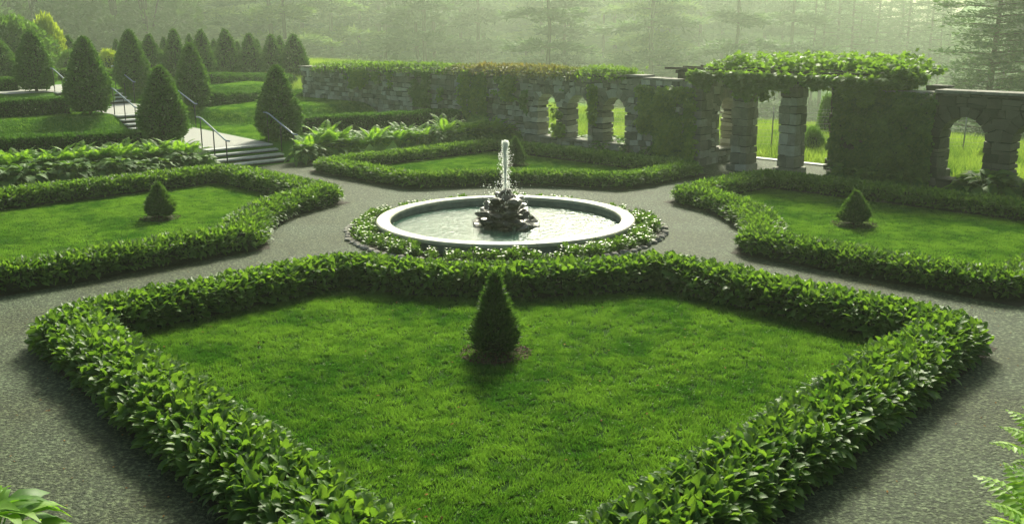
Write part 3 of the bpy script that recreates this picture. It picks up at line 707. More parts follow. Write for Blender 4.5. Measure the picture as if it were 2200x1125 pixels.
# ------------------------------------------------------------------ stonework
def stonewall(mbS, mbC, u0, u1, ztop, zbase, face, th, openings, frame, course=.19, wmin=.14, wmax=.46, seed=1):
    """rubble wall in local (u, v=depth, z); openings: (uc, half, z0, zspring)"""
    global rng; old = rng; rng = np.random.default_rng(seed)
    def spans(z, grow=0.0):
        cut = []
        for uc, hf, zb, zs in openings:
            if z < zb: continue
            if z <= zs: h_ = hf
            else:
                rr = hf + grow; dz = z - zs
                if dz >= rr: continue
                h_ = math.sqrt(rr * rr - dz * dz)
            cut.append((uc - h_, uc + h_))
        cut.sort(); out = []; a = u0
        for c0, c1 in cut:
            if c0 > a: out.append((a, c0, True))
            a = c1
        if a < u1: out.append((a, u1, True))
        return out
    z = zbase
    while z < ztop(0.5 * (u0 + u1)) + .6:
        ch = course * rng.uniform(.75, 1.3)
        for a, c, _ in spans(z + ch / 2, .24):
            u = a
            while u < c - .02:
                w_ = rng.uniform(wmin, wmax)
                if c - u - w_ < wmin * .7: w_ = c - u
                zt = min(z + ch, ztop(u + w_ / 2))
                if zt - z > .05:
                    # now and then split the block into two thin ones
                    parts = [(z, zt)]
                    if rng.random() < .3 and zt - z > .2: zm = z + (zt - z) * rng.uniform(.35, .65); parts = [(z, zm), (zm, zt)]
                    for za, zb_ in parts:
                        pr = rng.uniform(.0, .045); g_ = .012
                        e0 = -.015 * rng.random() if abs(u - a) < 1e-6 and a > u0 + .01 else g_; e1 = -.015 * rng.random() if abs(u + w_ - c) < 1e-6 and c < u1 - .01 else g_
                        v = np.array([(uu, vv, z_) for z_ in (za + g_, zb_ - g_) for vv in (face - pr, face + th + pr) for uu in (u + e0, u + w_ - e1)], float)
                        v += rng.uniform(-.022, .022, v.shape) * [1, .7, 1]
                        mbS.add(np.array([frame(*q) for q in v]), [(0, 2, 3, 1), (4, 5, 7, 6), (0, 1, 5, 4), (2, 6, 7, 3), (0, 4, 6, 2), (1, 3, 7, 5)], 0, rng.random())
                u += w_
        z += ch
    for uc, hf, zb, zs in openings:   # arch stones
        nv = 9
        for q in range(nv):
            a0, a1 = math.pi * q / nv + .02, math.pi * (q + 1) / nv - .02; r0, r1 = hf + rng.uniform(-.008, .006), hf + .25 + rng.uniform(-.02, .04); pr = rng.uniform(.005, .03)
            v = [(uc + r * math.cos(a), vv, zs + r * math.sin(a)) for vv in (face - pr, face + th + pr) for r, a in ((r0, a0), (r1, a0), (r1, a1), (r0, a1))]
            mbS.add(np.array([frame(*p) for p in v]), [(0, 1, 2, 3), (7, 6, 5, 4), (0, 4, 5, 1), (1, 5, 6, 2), (2, 6, 7, 3), (3, 7, 4, 0)], 0, rng.random())
    # mortar core in slices
    zs_ = np.arange(zbase, ztop(.5 * (u0 + u1)) + .5, .06)
    for z0 in zs_:
        for a, c, _ in spans(z0 + .03, .04):
            cu = np.linspace(a, c, max(2, int((c - a) / 2.5) + 1))
            for q in range(len(cu) - 1):
                zt = min(z0 + .058, ztop((cu[q] + cu[q + 1]) / 2) - .01)
                if zt > z0: box(mbC, (cu[q] + (.03 if q == 0 else 0), face + .035, z0), (cu[q + 1] - (.03 if q == len(cu) - 2 else 0), face + th - .035, zt), frame, 0, .5)
    rng = old
def capstones(u0, u1, zf, frame, face, th, ln=1.1, thick=.07, over=.06):
    b = MB(); u = u0
    while u < u1 - .02:
        w_ = min(ln * rng.uniform(.7, 1.3), u1 - u)
        if u1 - u - w_ < .3: w_ = u1 - u
        z = zf(u + w_ / 2) + rng.normal(0, .005)
        box(b, (u + .006, face - over, z + .004), (u + w_ - .006, face + th + over, z + thick), frame, 0, None, .006); u += w_
    return b
FW = 24.5; TH = .5
F_tw = lambda u, v, z: XYZ(u, v, z)
def wall_obj(name, label, **k): return tag(link(name, None), label, 'wall')
# left arcade wall
def ztopL(u): return 2.50 - .012 * max(0, u - 24) * 1.0 - .010 * max(0, u - 30)
wl = tag(link('arcade_wall', None), 'long rubble stone wall left of the pergola with three narrow arched openings', 'wall')
s_, c_ = MB(), MB()
opsL = [(20.50, .46, .40, 1.40), (22.03, .47, .40, 1.38), (23.42, .44, .40, 1.40)]
stonewall(s_, c_, 17.72, 38.3, ztopL, -.05, FW, TH, opsL, F_tw, seed=5)
link('stonework', s_.mesh('stonework', [M['stone']]), wl); link('mortar', c_.mesh('mortar', [M['mortar']]), wl)
link('capstones', capstones(19.35, 38.35, ztopL, F_tw, FW, TH).mesh('capstones', [M['cap']]), wl)
link('capstones', capstones(17.9, 19.345, lambda u: 2.43, F_tw, FW, TH).mesh('capstones', [M['cap']]), wl)
for uc, hf, zb, zs in opsL:
    b = MB(); box(b, (uc - hf + .01, FW - .05, zb - .05), (uc + hf - .01, FW + TH + .03, zb + .012), F_tw, 0, None, .004); link('sill', b.mesh('sill', [M['cap']]), wl)
# right arcade wall
wr = tag(link('arcade_wall', None), 'dark stone wall right of the pergola with wide round arches', 'wall')
s_, c_ = MB(), MB(); opsR = [(9.66, .54, .38, 1.38), (7.98, .54, .38, 1.38), (6.30, .54, .38, 1.38)]
zR = lambda u: 2.42 if u > 10.4 else 2.46
stonewall(s_, c_, 4.6, 12.5, zR, -.05, FW, TH, opsR, F_tw, course=.26, seed=8)
link('stonework', s_.mesh('stonework', [M['darkstone']]), wr); link('mortar', c_.mesh('mortar', [M['mortar']]), wr)
link('capstones', capstones(4.6, 10.4, lambda u: 2.46, F_tw, FW, TH, 1.6).mesh('capstones', [M['cap']]), wr)
link('capstones', capstones(10.42, 12.5, lambda u: 2.41, F_tw, FW, TH, 1.6, .05).mesh('capstones', [M['cap']]), wr)
for uc, hf, zb, zs in opsR:
    b = MB(); box(b, (uc - hf + .01, FW - .05, zb - .05), (uc + hf - .01, FW + TH + .03, zb + .012), F_tw, 0, None, .004); link('sill', b.mesh('sill', [M['mortar']]), wr)

# pergola
pg = tag(link('pergola', None), 'stone pillared pergola with dark timber beams in the gap of the wall', 'pergola')
def pillar(t0, w0, sz, h_, seed, m='stone', name='pillar'):
    s_, c_ = MB(), MB()
    global rng; old = rng; rng = np.random.default_rng(seed); z = -.03
    while z < h_ - .05:
        ch = rng.uniform(.17, .34); zt = min(z + ch, h_); bt = .05 if z < .2 else 0
        sp = rng.uniform(.35, .65) * sz; ax = rng.random() < .5
        cells = [(0, sp, 0, sz), (sp, sz, 0, sz)] if ax else [(0, sz, 0, sp), (0, sz, sp, sz)]
        s2 = rng.uniform(.3, .7) * sz
        if rng.random() < .5: cells = [(0, sp, 0, s2), (sp, sz, 0, s2), (0, s2, s2, sz), (s2, sz, s2, sz)]
        for a0, a1, b0, b1 in cells:
            pr = rng.uniform(-.005, .03) + bt
            A0 = a0 - (pr if a0 == 0 else -.006); A1 = a1 + (pr if a1 == sz else -.006); B0 = b0 - (pr if b0 == 0 else -.006); B1 = b1 + (pr if b1 == sz else -.006)
            box(s_, (t0 + A0, w0 + B0, z + .010), (t0 + A1, w0 + B1, zt - .010), F_tw, 0, rng.random() * .8, .011)
        z = zt
    box(c_, (t0 + .03, w0 + .03, 0), (t0 + sz - .03, w0 + sz - .03, h_ - .01), F_tw, 0, .5)
    s_.f += [(a + s_.n, 1, sm) for a, mi, sm in c_.f]; s_.v += c_.v; s_.r += c_.r; s_.n += c_.n
    rng = old
    link(name, s_.mesh(name, [M[m], M['mortar']]), pg)
pillar(15.62, 24.48, .50, 2.5, 61); pillar(14.10, 24.48, .50, 2.5, 62); pillar(17.18, 24.48, .54, 2.5, 63); pillar(12.52, 24.48, .52, 2.5, 64, 'darkstone')
pillar(13.70, 26.55, .50, 2.5, 65, 'darkstone'); pillar(11.0, 26.55, .5, 2.5, 66, 'darkstone')
s_, c_ = MB(), MB()
F_side = lambda u, v, z: XYZ(17.20 + v, u, z)
stonewall(s_, c_, 25.04, 27.1, lambda u: 2.5, -.05, 0, .45, [(25.82, .40, .42, 1.55)], F_side, seed=9)
sw = link('side_wall', s_.mesh('side_wall', [M['stone']]), pg); link('mortar', c_.mesh('mortar', [M['mortar']]), sw)
b = MB(); box(b, (25.44, -.04, .38), (26.2, .47, .43), F_side, 0, .5, .003); link('sill', b.mesh('sill', [M['cap']]), sw)
b = MB(); box(b, (12.3, 26.92, -.02), (17.6, 27.2, .05), F_tw, 0, .5, .003); link('threshold', b.mesh('threshold', [M['step']]), pg)
for w0 in (24.52, 24.80, 26.62, 26.88):
    b = MB(); box(b, (12.25 if w0 < 26 else 12.9, w0, 2.515), (18.1, w0 + .12, 2.70), F_tw, 0, None, .004); link('beam', b.mesh('beam', [M['wood']]), pg)
for t_ in np.arange(12.8, 18.2, .62):
    b = MB(); box(b, (t_, 24.05, 2.702), (t_ + .08, 27.6, 2.80), F_tw, 0, None, .004); link('rafter', b.mesh('rafter', [M['wood']]), pg)
for w0 in (24.2, 25.1, 26.0, 26.9):
    b = MB(); box(b, (12.2 if w0 < 25.5 else 12.7, w0, 2.803), (18.35, w0 + .06, 2.86), F_tw, 0, None, .004); link('batten', b.mesh('batten', [M['wood']]), pg)

# ------------------------------------------------------------------ ivy and vines
def climb(regions, label, name='ivy', m='ivy', tm=T_MID, L=.115, W=.10, face=FW, cat='ivy', group=None, dens=950, thick=.30, rndmap=None):
    """regions: list of (t0,t1,z0,z1,cover) on the wall face"""
    b = MB()
    for t0, t1, z0, z1, cov in regions:
        n = int((t1 - t0) * (z1 - z0) * dens * 1.4); t = rng.uniform(t0, t1, n); z = rng.uniform(z0, z1, n)
        q = np.stack([t, 0 * t, z], -1); v = np.clip(((vnoise(q, 1.9, 41) * .6 + vnoise(q, 5, 42) * .4) - .5) * 2.0 + .5, 0, 1)
        ed = np.minimum(np.minimum(t - t0, t1 - t) / .35, np.minimum((z1 - z) / .15, (z - z0) / .5 + .3)); k_ = v * np.clip(ed, .2, 1) > (1 - cov) * .9
        t, z, v = t[k_], z[k_], v[k_]; n = len(t)
        w_ = face - .03 - thick * np.clip(v * 1.5 - .3, .1, 1) * rng.uniform(.3, 1, n)
        x, y = XY(t, w_); P = np.stack([x, y, z], -1)
        D = np.stack([rng.normal(0, .5, n), rng.normal(0, .5, n), -np.ones(n) * .5], -1) - np.array([*EW, 0]) * .5 + rng.normal(0, .2, (n, 3))
        Nn = -np.array([*EW, 0]) * 1.0 + np.array([0, 0, .8]) + rng.normal(0, .4, (n, 3)); s = rng.uniform(.7, 1.25, n)
        leaves(b, P, D, Nn, L * s, W * s, tm, 0, np.clip(.5 * v + .5 * rng.random(n), 0, 1))
    return tag(link(name, b.mesh(name, [M[m]])), label, cat, group or 'ivy climbing the stone walls')
climb([(17.2, 19.5, .1, 2.35, .78), (18.0, 19.3, .1, 1.9, .95)], 'ivy covering the wall between the three arches and the pergola')
M['shadeivy'] = leaf_mat('shaded_ivy_leaf', (0.025, 0.080, 0.012), (0.110, 0.200, 0.024), trans=0.4, rough=0.5)  # darker copy of the ivy leaf, shade put into the colour
climb([(10.35, 13.0, .05, 2.46, 1.0)], 'dense shaded ivy covering the wall just right of the pergola pillars', m='shadeivy')
climb([(22.5, 22.95, .5, 2.45, .85), (21.0, 21.45, .9, 2.3, .7)], 'ivy climbing the piers between the narrow arches')
climb([(24.1, 24.6, .8, 2.0, .75)], 'pale leafed ivy sprig left of the narrow arches', m='hosta')
climb([(26.2, 27.7, .3, 2.5, .85)], 'thick green ivy curtain in the middle of the left wall')
climb([(29.4, 30.6, 1.1, 2.45, .9)], 'white flecked climbing vine on the left wall above the terrace hedges', m='petal_leaf' if 'petal_leaf' in M else 'hosta', L=.11, W=.10)
climb([(31.5, 35.5, 1.5, 2.4, .48), (28.2, 29.0, .9, 2.3, .5)], 'patchy thin ivy on the far left stretch of the wall')
climb([(24.6, 26.2, 1.5, 2.5, .6)], 'thin ivy hanging from the wall top above the arches')
def topvine(t0, t1, zf, label, m, n, hmax=.16, wdt=.7, L=.12, W=.03, mixr=(0, 1)):
    t = rng.uniform(t0, t1, n); v = vnoise(np.stack([t, 0 * t, 0 * t], -1), .9, 51) * .6 + vnoise(np.stack([t, 0 * t, 0 * t], -1), 3, 52) * .4
    w_ = FW + TH / 2 + rng.normal(0, wdt / 2.6, n); z = np.array([zf(a) for a in t]) + .06 + rng.random(n) * hmax * (.35 + v)
    out_ = np.abs(w_ - FW - TH / 2) > .28; z = np.where(out_, z - rng.random(n) * .25, z)
    x, y = XY(t, w_); b = MB(); s = rng.uniform(.7, 1.3, n)
    D = rng.normal(0, .7, (n, 3)) + [0, 0, .25]
    leaves(b, np.stack([x, y, z], -1), D, rng.normal(0, .5, (n, 3)) + [0, 0, 1], L * s, W * s, T_MID, 0, np.clip(mixr[0] + (mixr[1] - mixr[0]) * (.6 * v + .4 * rng.random(n)), 0, 1))
    tag(link('wall_top_vine', b.mesh('wall_top_vine', [M[m]])), label, 'vine', 'vines trailing along the wall top')
topvine(28.2, 37.2, ztopL, 'green vine trailing along the far left end of the wall top', 'vine', 9000, mixr=(0, .8), W=.06)
topvine(22.0, 28.4, ztopL, 'reddish and green vine trailing along the wall top above the arches', 'vinetop', 8000, mixr=(.0, 1.0), W=.05)
topvine(20.0, 22.0, ztopL, 'small bright green vine tuft on the wall top above the last narrow arch', 'vine', 2000, hmax=.2, W=.05)

# grape vine over the pergola
def canopy(t0, t1, w0, w1, n, label):
    b = MB(); t = rng.uniform(t0, t1, n); w_ = rng.uniform(w0, w1, n)
    q = np.stack([t, w_, 0 * t], -1); v = vnoise(q, 1.1, 61) * .6 + vnoise(q, 3.5, 62) * .4
    z = 2.84 + rng.random(n) * (.12 + .46 * v) * np.clip(np.minimum(t - t0, t1 - t) / .5, .25, 1) - .34 * np.clip(1 - (w_ - w0) / .7, 0, 1) ** 1.5
    hv0 = vnoise(np.stack([t, 0 * t, 0 * t], -1), 2.1, 63) * .6 + vnoise(np.stack([t, 0 * t, 0 * t], -1), 6, 64) * .4
    hang = rng.random(n) < np.clip((hv0 - .28) * 1.1, .04, .5); w_ = np.where(hang, w0 - .03 - .22 * rng.random(n), w_)
    hv = vnoise(np.stack([t, 0 * t, 0 * t], -1), 2.1, 63) * .6 + vnoise(np.stack([t, 0 * t, 0 * t], -1), 6, 64) * .4
    z = np.where(hang, 2.80 - rng.random(n) * (.08 + .75 * hv ** 1.8), z)
    x, y = XY(t, w_); s = rng.uniform(.65, 1.25, n)
    D = rng.normal(0, .6, (n, 3)) + [0, 0, -.25] - np.where(hang[:, None], np.array([*EW, 0]) * .6, 0)
    Nn = rng.normal(0, .45, (n, 3)) + [0, 0, 1] - np.where(hang[:, None], np.array([*EW, 0]) * .7, 0)
    leaves(b, np.stack([x, y, z], -1), D, Nn, 1. * .135 * s, .145 * s, T_LOBE, 0, np.clip(.5 * v + .5 * rng.random(n), 0, 1))
    n3 = 2200; d3 = unit(rng.normal(size=(n3, 3))) * rng.uniform(.5, 1, (n3, 1)) ** .5     # the mound that spills over the wall at the right end
    t3 = 11.75 + d3[:, 0] * .95; w3 = 24.85 + d3[:, 1] * .75; z3 = 2.78 + d3[:, 2] * .36; x, y = XY(t3, w3)
    leaves(b, np.stack([x, y, z3], -1), rng.normal(0, .6, (n3, 3)) + [0, 0, -.2], rng.normal(0, .45, (n3, 3)) + [0, 0, 1], .135, .145, T_LOBE)
    for t1_, w1_, zlo, k_ in ((15.2, 24.6, 2.05, 120), (15.05, 26.7, 2.25, 60), (12.9 + .75, 26.4, 1.35, 260), (14.35, 26.5, 2.3, 60)):
        n2 = k_; z2 = rng.uniform(zlo, 2.6, n2); sp = .10 + .10 * (z2 - zlo)
        tt_ = t1_ + rng.normal(0, .12, n2); ww = w1_ + rng.normal(0, .12, n2); x, y = XY(tt_, ww)
        leaves(b, np.stack([x, y, z2], -1), rng.normal(0, .6, (n2, 3)) + [0, 0, -.5], rng.normal(0, .6, (n2, 3)) + [0, 0, .6], .13, .13, T_LOBE)
    o = tag(link('grape_vine', b.mesh('grape_vine', [M['vine']])), label, 'vine')
    b = MB()
    pts = [XYZ(15.05 + .05 * math.sin(z * 4), 26.3, z) for z in np.linspace(0, 2.8, 12)]
    tube(b, [XYZ(12.45, 27.0 + .04 * math.sin(z * 4), z) for z in np.linspace(0, 2.84, 12)], .035, 7)
    for k_ in range(9):
        w_ = rng.uniform(w0, w1); tt_ = np.linspace(t0 + .5, t1 - .4, 20)
        tube(b, [XYZ(a, w_ + .12 * math.sin(a * 2 + k_), 2.88 + .04 * math.sin(a * 3 + k_)) for a in tt_], .018, 6)
    link('stem', b.mesh('stem', [M['bark']]), o)
canopy(11.35, 17.35, 24.15, 27.3, 11500, 'leafy bright green grape vine heaped over the pergola roof')

# ------------------------------------------------------------------ ferns and hostas
def fern_mesh(seed, nf=16, ln=.85):
    r = np.random.default_rng(seed); b = MB()
    for k_ in range(nf):
        a = k_ / nf * 6.283 + r.normal(0, .2); el0 = r.uniform(1.0, 1.4); l_ = ln * r.uniform(.75, 1.1); m_ = 20
        u = np.linspace(0, 1, m_); el = el0 - 1.25 * u ** 1.5 * r.uniform(.8, 1.2)
        dr = np.cos(el) * l_ / m_; dz = np.sin(el) * l_ / m_; rr = np.cumsum(dr) + .03; z = np.cumsum(dz)
        c_, s_ = math.cos(a), math.sin(a); P = np.stack([rr * c_, rr * s_, z], -1)
        tube(b, P[::3], np.linspace(.006, .003, len(P[::3])), 4)
        tg = unit(np.gradient(P, axis=0)); sd = np.array([-s_, c_, 0.])
        wl_ = (.02 + .155 * np.sin(np.clip(u * 1.04, 0, 1) * math.pi) ** .65) * l_ / .85
        for sg in (-1, 1):
            D = sd * sg + tg * .35 + np.array([0, 0, -.12]); nrm = np.cross(tg, sd); nrm *= np.sign(nrm[:, 2:3] + 1e-6)
            leaves(b, P[2:], D[2:], nrm[2:] + r.normal(0, .15, (m_ - 2, 3)), wl_[2:], .05 * l_ / .85, T_DIA, 0, np.clip(.5 + .3 * r.normal(size=m_ - 2), 0, 1))
    return b.mesh('fern', [M['fern']])
def hosta_mesh(seed, nl=42, ln=.26, wd=.17, m='hosta'):
    r = np.random.default_rng(seed); b = MB(); u = r.random(nl); a = np.arange(nl) * 2.4 + r.normal(0, .2, nl)
    el = 1.35 - 1.25 * u; rr = .05 + .34 * u; z = .40 - .25 * u ** 1.5
    P = np.stack([rr * np.cos(a), rr * np.sin(a), z * r.uniform(.85, 1.1, nl)], -1); D = np.stack([np.cos(a), np.sin(a), .55 - .9 * u], -1)
    s = r.uniform(.75, 1.15, nl)
    leaves(b, P, D, np.array([0, 0, 1.]) + r.normal(0, .22, (nl, 3)), ln * s, wd * s, T_HEART, 0, None, curl=.15)
    for p in P: tube(b, [(p[0] * .15, p[1] * .15, 0), (p[0] * .6, p[1] * .6, p[2] * .7), tuple(p)], .006, 4)
    return b.mesh('hosta', [M[m]])
FM = [fern_mesh(200 + q) for q in range(4)]; HM = [hosta_mesh(220 + q) for q in range(4)]
def scatter(kind, pts, group, labels, s0=.85, s1=1.15):
    ms = FM if kind == 'fern' else HM
    for q, (px, py) in enumerate(pts):
        x, y, z = hit(px, py) if py < 900 else (*G(px, py, 0), 0)
        t_, w_ = TW(x, y)
        o = link(kind + '_plant' if kind == 'hosta' else 'fern', ms[q % 4], None, (x, y, z + .01), rng.random() * 6)
        s_ = rng.uniform(s0, s1); o.scale = (s_, s_, s_ * rng.uniform(.95, 1.3 if kind == 'fern' else 1.1))
        tag(o, labels if isinstance(labels, str) else labels[q], kind, group)
def line_pts(x0, y0, x1, y1, n, jy=3, jx=5):
    return [(x0 + (x1 - x0) * k_ / (n - 1) + rng.uniform(-jx, jx), y0 + (y1 - y0) * k_ / (n - 1) + rng.uniform(-jy, jy)) for k_ in range(n)]
scatter('fern', line_pts(-20, 392, 405, 352, 16) + line_pts(0, 380, 380, 345, 10), 'ferns left of the steps', 'feathery green fern in the bank below the dark hedge, left of the lowest steps', .85, 1.1)
scatter('hosta', line_pts(-20, 412, 430, 372, 19, 2) + line_pts(-20, 402, 400, 365, 15, 2), 'hostas left of the steps', 'broad leafed hosta between the left lawn border and the ferns', 1.0, 1.3)
scatter('fern', line_pts(664, 348, 735, 335, 4) + line_pts(700, 326, 905, 316, 9), 'ferns right of the steps', 'tall feathery fern right of the lowest steps, in front of the terrace hedge', .95, 1.2)
scatter('fern', line_pts(960, 300, 1085, 294, 6, 4), 'ferns at the foot of the wall', 'spreading fern at the foot of the stone wall, beyond the end of the lowest hedge', .9, 1.15)
scatter('hosta', line_pts(655, 352, 740, 338, 5, 2) + line_pts(900, 318, 1110, 303, 12, 3), 'hostas behind the rear lawn', 'low hosta between the ferns and the rear lawn border', .9, 1.15)
scatter('hosta', line_pts(1110, 306, 1470, 352, 18, 2) + line_pts(1120, 300, 1460, 345, 14, 2), 'hostas under the narrow arches', 'hosta in the bed under the narrow arches', .85, 1.1)
scatter('hosta', line_pts(1815, 402, 1945, 412, 7, 2), 'hostas under the ivy wall', 'hosta at the foot of the ivy covered wall right of the pergola', 1.0, 1.3)
scatter('hosta', line_pts(2080, 432, 2225, 440, 8, 2), 'hostas under the wide arches', 'large leafed hosta under the wide arches at the right edge', 1.1, 1.5)
for nm, poly in (('soil_bed', rect(25.45, 26.7, -3, 14.2)), ('soil_bed', rect(24.95, 26.7, 16.6, 24.5)), ('soil_bed', rect(17.9, 24.9, 23.4, 24.5)), ('soil_bed', rect(3, 12.9, 23.4, 24.5))):
    sheet(nm, poly, .016 if nm else 0, 'soil')
# foreground corners
def near_plants():
    x, y = G(-25, 1165, .25); b = MB(); me = hosta_mesh(300, 60, .30, .15, 'fern'); 
    o = link('hosta_plant', me, None, (x, y, .0), 1.0); o.scale = (1.15, 1.15, 1.25)
    tag(o, 'glossy broad leafed plant cut off by the bottom left corner of the photo', 'hosta')
    for q, (px, py, z, s_) in enumerate(((2320, 960, .5, .95), (2300, 1150, .4, 1.0))):
        x, y = G(px, py, z); me = fern_mesh(310 + q, 22, .95); me.materials[0] = M['lime']
        o = link('fern', me, None, (x, y, .0), q * 1.3); o.scale = (s_, s_, s_)
        tag(o, ['upper of the two bright ferns at the right edge beside the gravel', 'lower of the two bright ferns in the bottom right corner'][q], 'fern')
near_plants()

# short grass on the terrace banks, and litter on the nearest lawn and gravel
grass([(28, 1), (28, 14.15), (34.2, 14.75), (40.5, 15.0), (42, 13.2), (52, 13.2), (52, 1)], 240000, .05, .035, lambda t, w: hgt(t, w), M['blade'], 'terrace_grass')
grass([(28, 16.7), (28, 24.3), (52, 24.3), (52, 18), (40.4, 17.95), (34.2, 17.3)], 240000, .05, .035, lambda t, w: hgt(t, w), M['blade'], 'terrace_grass')
def litter(poly, n, z, m, L, name):
    p = np.array(poly); P = rng.uniform(p.min(0), p.max(0), (n, 2)); P = P[inside(P, poly)]; x, y = XY(P[:, 0], P[:, 1]); n = len(P); b = MB()
    leaves(b, np.stack([x, y, np.full(n, z)], -1), rng.normal(size=(n, 3)) * [1, 1, .12], np.array([0, 0, 1.]) + rng.normal(0, .25, (n, 3)), L * rng.uniform(.6, 1.3, n), L * .6, T_MID)
    tag(link(name, b.mesh(name, [m])), kind='stuff')
M['dead'] = leaf_mat('fallen_leaf', (0.08, 0.040, 0.015), (0.28, 0.15, 0.05), trans=.1, rough=.9, spec=.05)
litter(bed_outline(BEDS['front'], 1.1), 90, .055, M['dead'], .045, 'fallen_leaves')
litter(bed_outline(BEDS['front'], 1.1), 1500, .050, M['blade'], .034, 'clover')
litter(rect(0, 16, 0, 16), 900, .022, M['dead'], .035, 'leaf_litter')

# ------------------------------------------------------------------ meadow beyond the wall
mh = lambda t, w: hgt(t, w)
def tussock(P):
    q3 = np.stack([P[:, 0], P[:, 1], 0 * P[:, 0]], -1)
    return vnoise(q3, 1.6, 81) * .5 + vnoise(q3, 4.5, 82) * .5 + rng.normal(0, .15, len(P)) > .42
grass(rect(-6, 56, 27.3, 39), 420000, .40, .018, mh, M['meadow'], 'meadow_grass', tussock)
def bush_mesh(seed, n, L, m, sx=1, sz=.8, tm=T_MID):
    r = np.random.default_rng(seed); d_ = unit(r.normal(size=(n, 3))); d_[:, 2] = np.abs(d_[:, 2]) - .1
    v = vnoise(d_ * 1.0, 2.2, seed) * .6 + vnoise(d_, 6, seed + 1) * .4; P = d_ * (r.uniform(.6, 1, n) ** .5 * (.80 + .26 * v))[:, None] * [sx, sx, sz]
    b = MB(); leaves(b, P, d_ + r.normal(0, .5, d_.shape), r.normal(0, .6, d_.shape) + [0, 0, .8], L * r.uniform(.6, 1.3, n), L * .5, tm, 0, np.clip(.5 * v + .5 * r.random(n), 0, 1))
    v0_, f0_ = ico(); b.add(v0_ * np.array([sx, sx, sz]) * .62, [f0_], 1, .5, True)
    return b.mesh('foliage', [M[m], M['core']])
def bush(px, bot, top, wd, seed, m, label, n=6000, L=.09, lean=0):
    x, y, z = hit(px, bot); r_ = wd / 2 * y / FPX; hh = (bot - top) * y / FPX
    o = link('bush', None, None, (x, y, z), 0); o.scale = (r_, r_, hh)
    link('foliage', bush_mesh(seed, n, L, m, 1, 1), o); b = MB(); tube(b, [(0, 0, -.05), (.05, 0, .5)], [.06, .04], 7); link('stem', b.mesh('stem', [M['bark']]), o)
    return tag(o, label, 'bush')
bush(15, 156, 12, 240, 401, 'broad', 'large rounded green bush at the top left, behind the cones', 16000, .075)
bush(105, 152, 25, 92, 402, 'bright', 'large yellow green bush at the top left, lit by the sun', 6000, .11)
bush(152, 158, 103, 58, 403, 'broad', 'round green bush left of the cone by the middle steps, under small cones', 3500, .11)
bush(238, 158, 99, 66, 404, 'bright', 'round yellow green bush right of the cone by the middle steps', 3500, .11)
bush(352, 158, 104, 50, 405, 'broad', 'round green bush behind the gap in the clipped row', 2500, .12)
bush(2128, 352, 306, 66, 406, 'meadow', 'light green weedy bush seen through the wide arch', 4000, .12)
bush(1745, 330, 262, 60, 407, 'broad', 'loose green shrub in the meadow seen between the pergola pillars', 3000, .12)
bush(1775, 290, 185, 50, 408, 'broad', 'tall hazy shrub beyond the meadow, right of the middle pillar', 3000, .12)
# wire fence
x0, y0 = G(1650, 238, 0); x1, y1 = G(2068, 330, 0)
fe = tag(link('wire_fence', None), 'thin post and wire fence across the meadow seen through the wide arch', 'fence')
A_ = np.array(G(2068, 330, 0)); dirf = unit(np.array([.92, -.12])); step = 3.0
fp = [A_ + dirf * step * k_ for k_ in range(-4, 6)]
for p in fp:
    b = MB(); tube(b, [(p[0], p[1], 0), (p[0] + .02, p[1], 1.45)], .02, 6); link('post', b.mesh('post', [M['wire']]), fe)
for k_ in range(11):
    b = MB(); z = .25 + k_ * .115; P = []
    for q in range(len(fp) * 4 - 3):
        u = q / 4; i_ = int(u); f_ = u - i_; a = fp[min(i_, len(fp) - 1)]; c2 = fp[min(i_ + 1, len(fp) - 1)]; p = a + (c2 - a) * f_
        P.append((p[0], p[1], z - .03 * 4 * f_ * (1 - f_)))
    tube(b, P, .004, 4); link('wire', b.mesh('wire', [M['wire']]), fe)

# ------------------------------------------------------------------ woods
def pine_mesh(seed, ht=16, base=.8, rad=4.2, nb=110, clumps=16, m='pine', L=.30, droop=.10, spread=1.0, tier=0):
    r = np.random.default_rng(seed); b = MB(); t_ = MB()
    tube(t_, [(0, 0, -.3)] + [(r.normal(0, .05), r.normal(0, .05), z) for z in np.linspace(2, ht, 7)], np.linspace(.20, .04, 8), 8)
    PP = []; OO = []; SS = []
    for k_ in range(nb):
        u = k_ / nb; z0 = base + (ht - base) * u ** 1.15; z0 = z0 if not tier else (math.floor(z0 / tier) + .5) * tier + r.normal(0, .16); l_ = rad * (1 - .80 * u) * r.uniform(.45, 1.2); a = k_ * 2.399 + r.normal(0, .3)
        n_ = 6; uu = np.linspace(0, 1, n_); rr = uu * l_; zz = z0 + l_ * (.12 * uu - droop * uu ** 2 * 2)
        pts = np.stack([rr * math.cos(a), rr * math.sin(a), zz], -1)
        tube(t_, pts, np.linspace(.05, .012, n_), 5)
        m_ = int(clumps * (.5 + l_ / rad)); s = r.uniform(.25, 1.02, m_); side = r.normal(0, .24, m_) * l_ * (1.15 - s)
        px_ = s * l_; zc = np.interp(s, uu, zz) + r.normal(.04, .08, m_)
        P = np.stack([px_ * math.cos(a) - side * math.sin(a), px_ * math.sin(a) + side * math.cos(a), zc], -1)
        PP.append(P); OO.append(np.tile([math.cos(a), math.sin(a), .15], (m_, 1)))
    P = np.concatenate(PP); O = np.concatenate(OO); k_ = 9; n = len(P) * k_
    P = np.repeat(P, k_, 0) + r.normal(0, 1, (n, 3)) * np.array([.34, .34, .075]) * spread; O = np.repeat(O, k_, 0)
    leaves(b, P, O + r.normal(0, .65, (n, 3)) * [1, 1, .35], r.normal(0, .4, (n, 3)) + [0, 0, 1], L * r.uniform(.7, 1.3, n), L * .32, T_DIA, 0, np.clip(np.repeat(r.random(n // k_), k_) * .6 + .4 * r.random(n), 0, 1))
    return b.mesh('crown', [M[m]]), t_.mesh('trunk', [M['bark']])
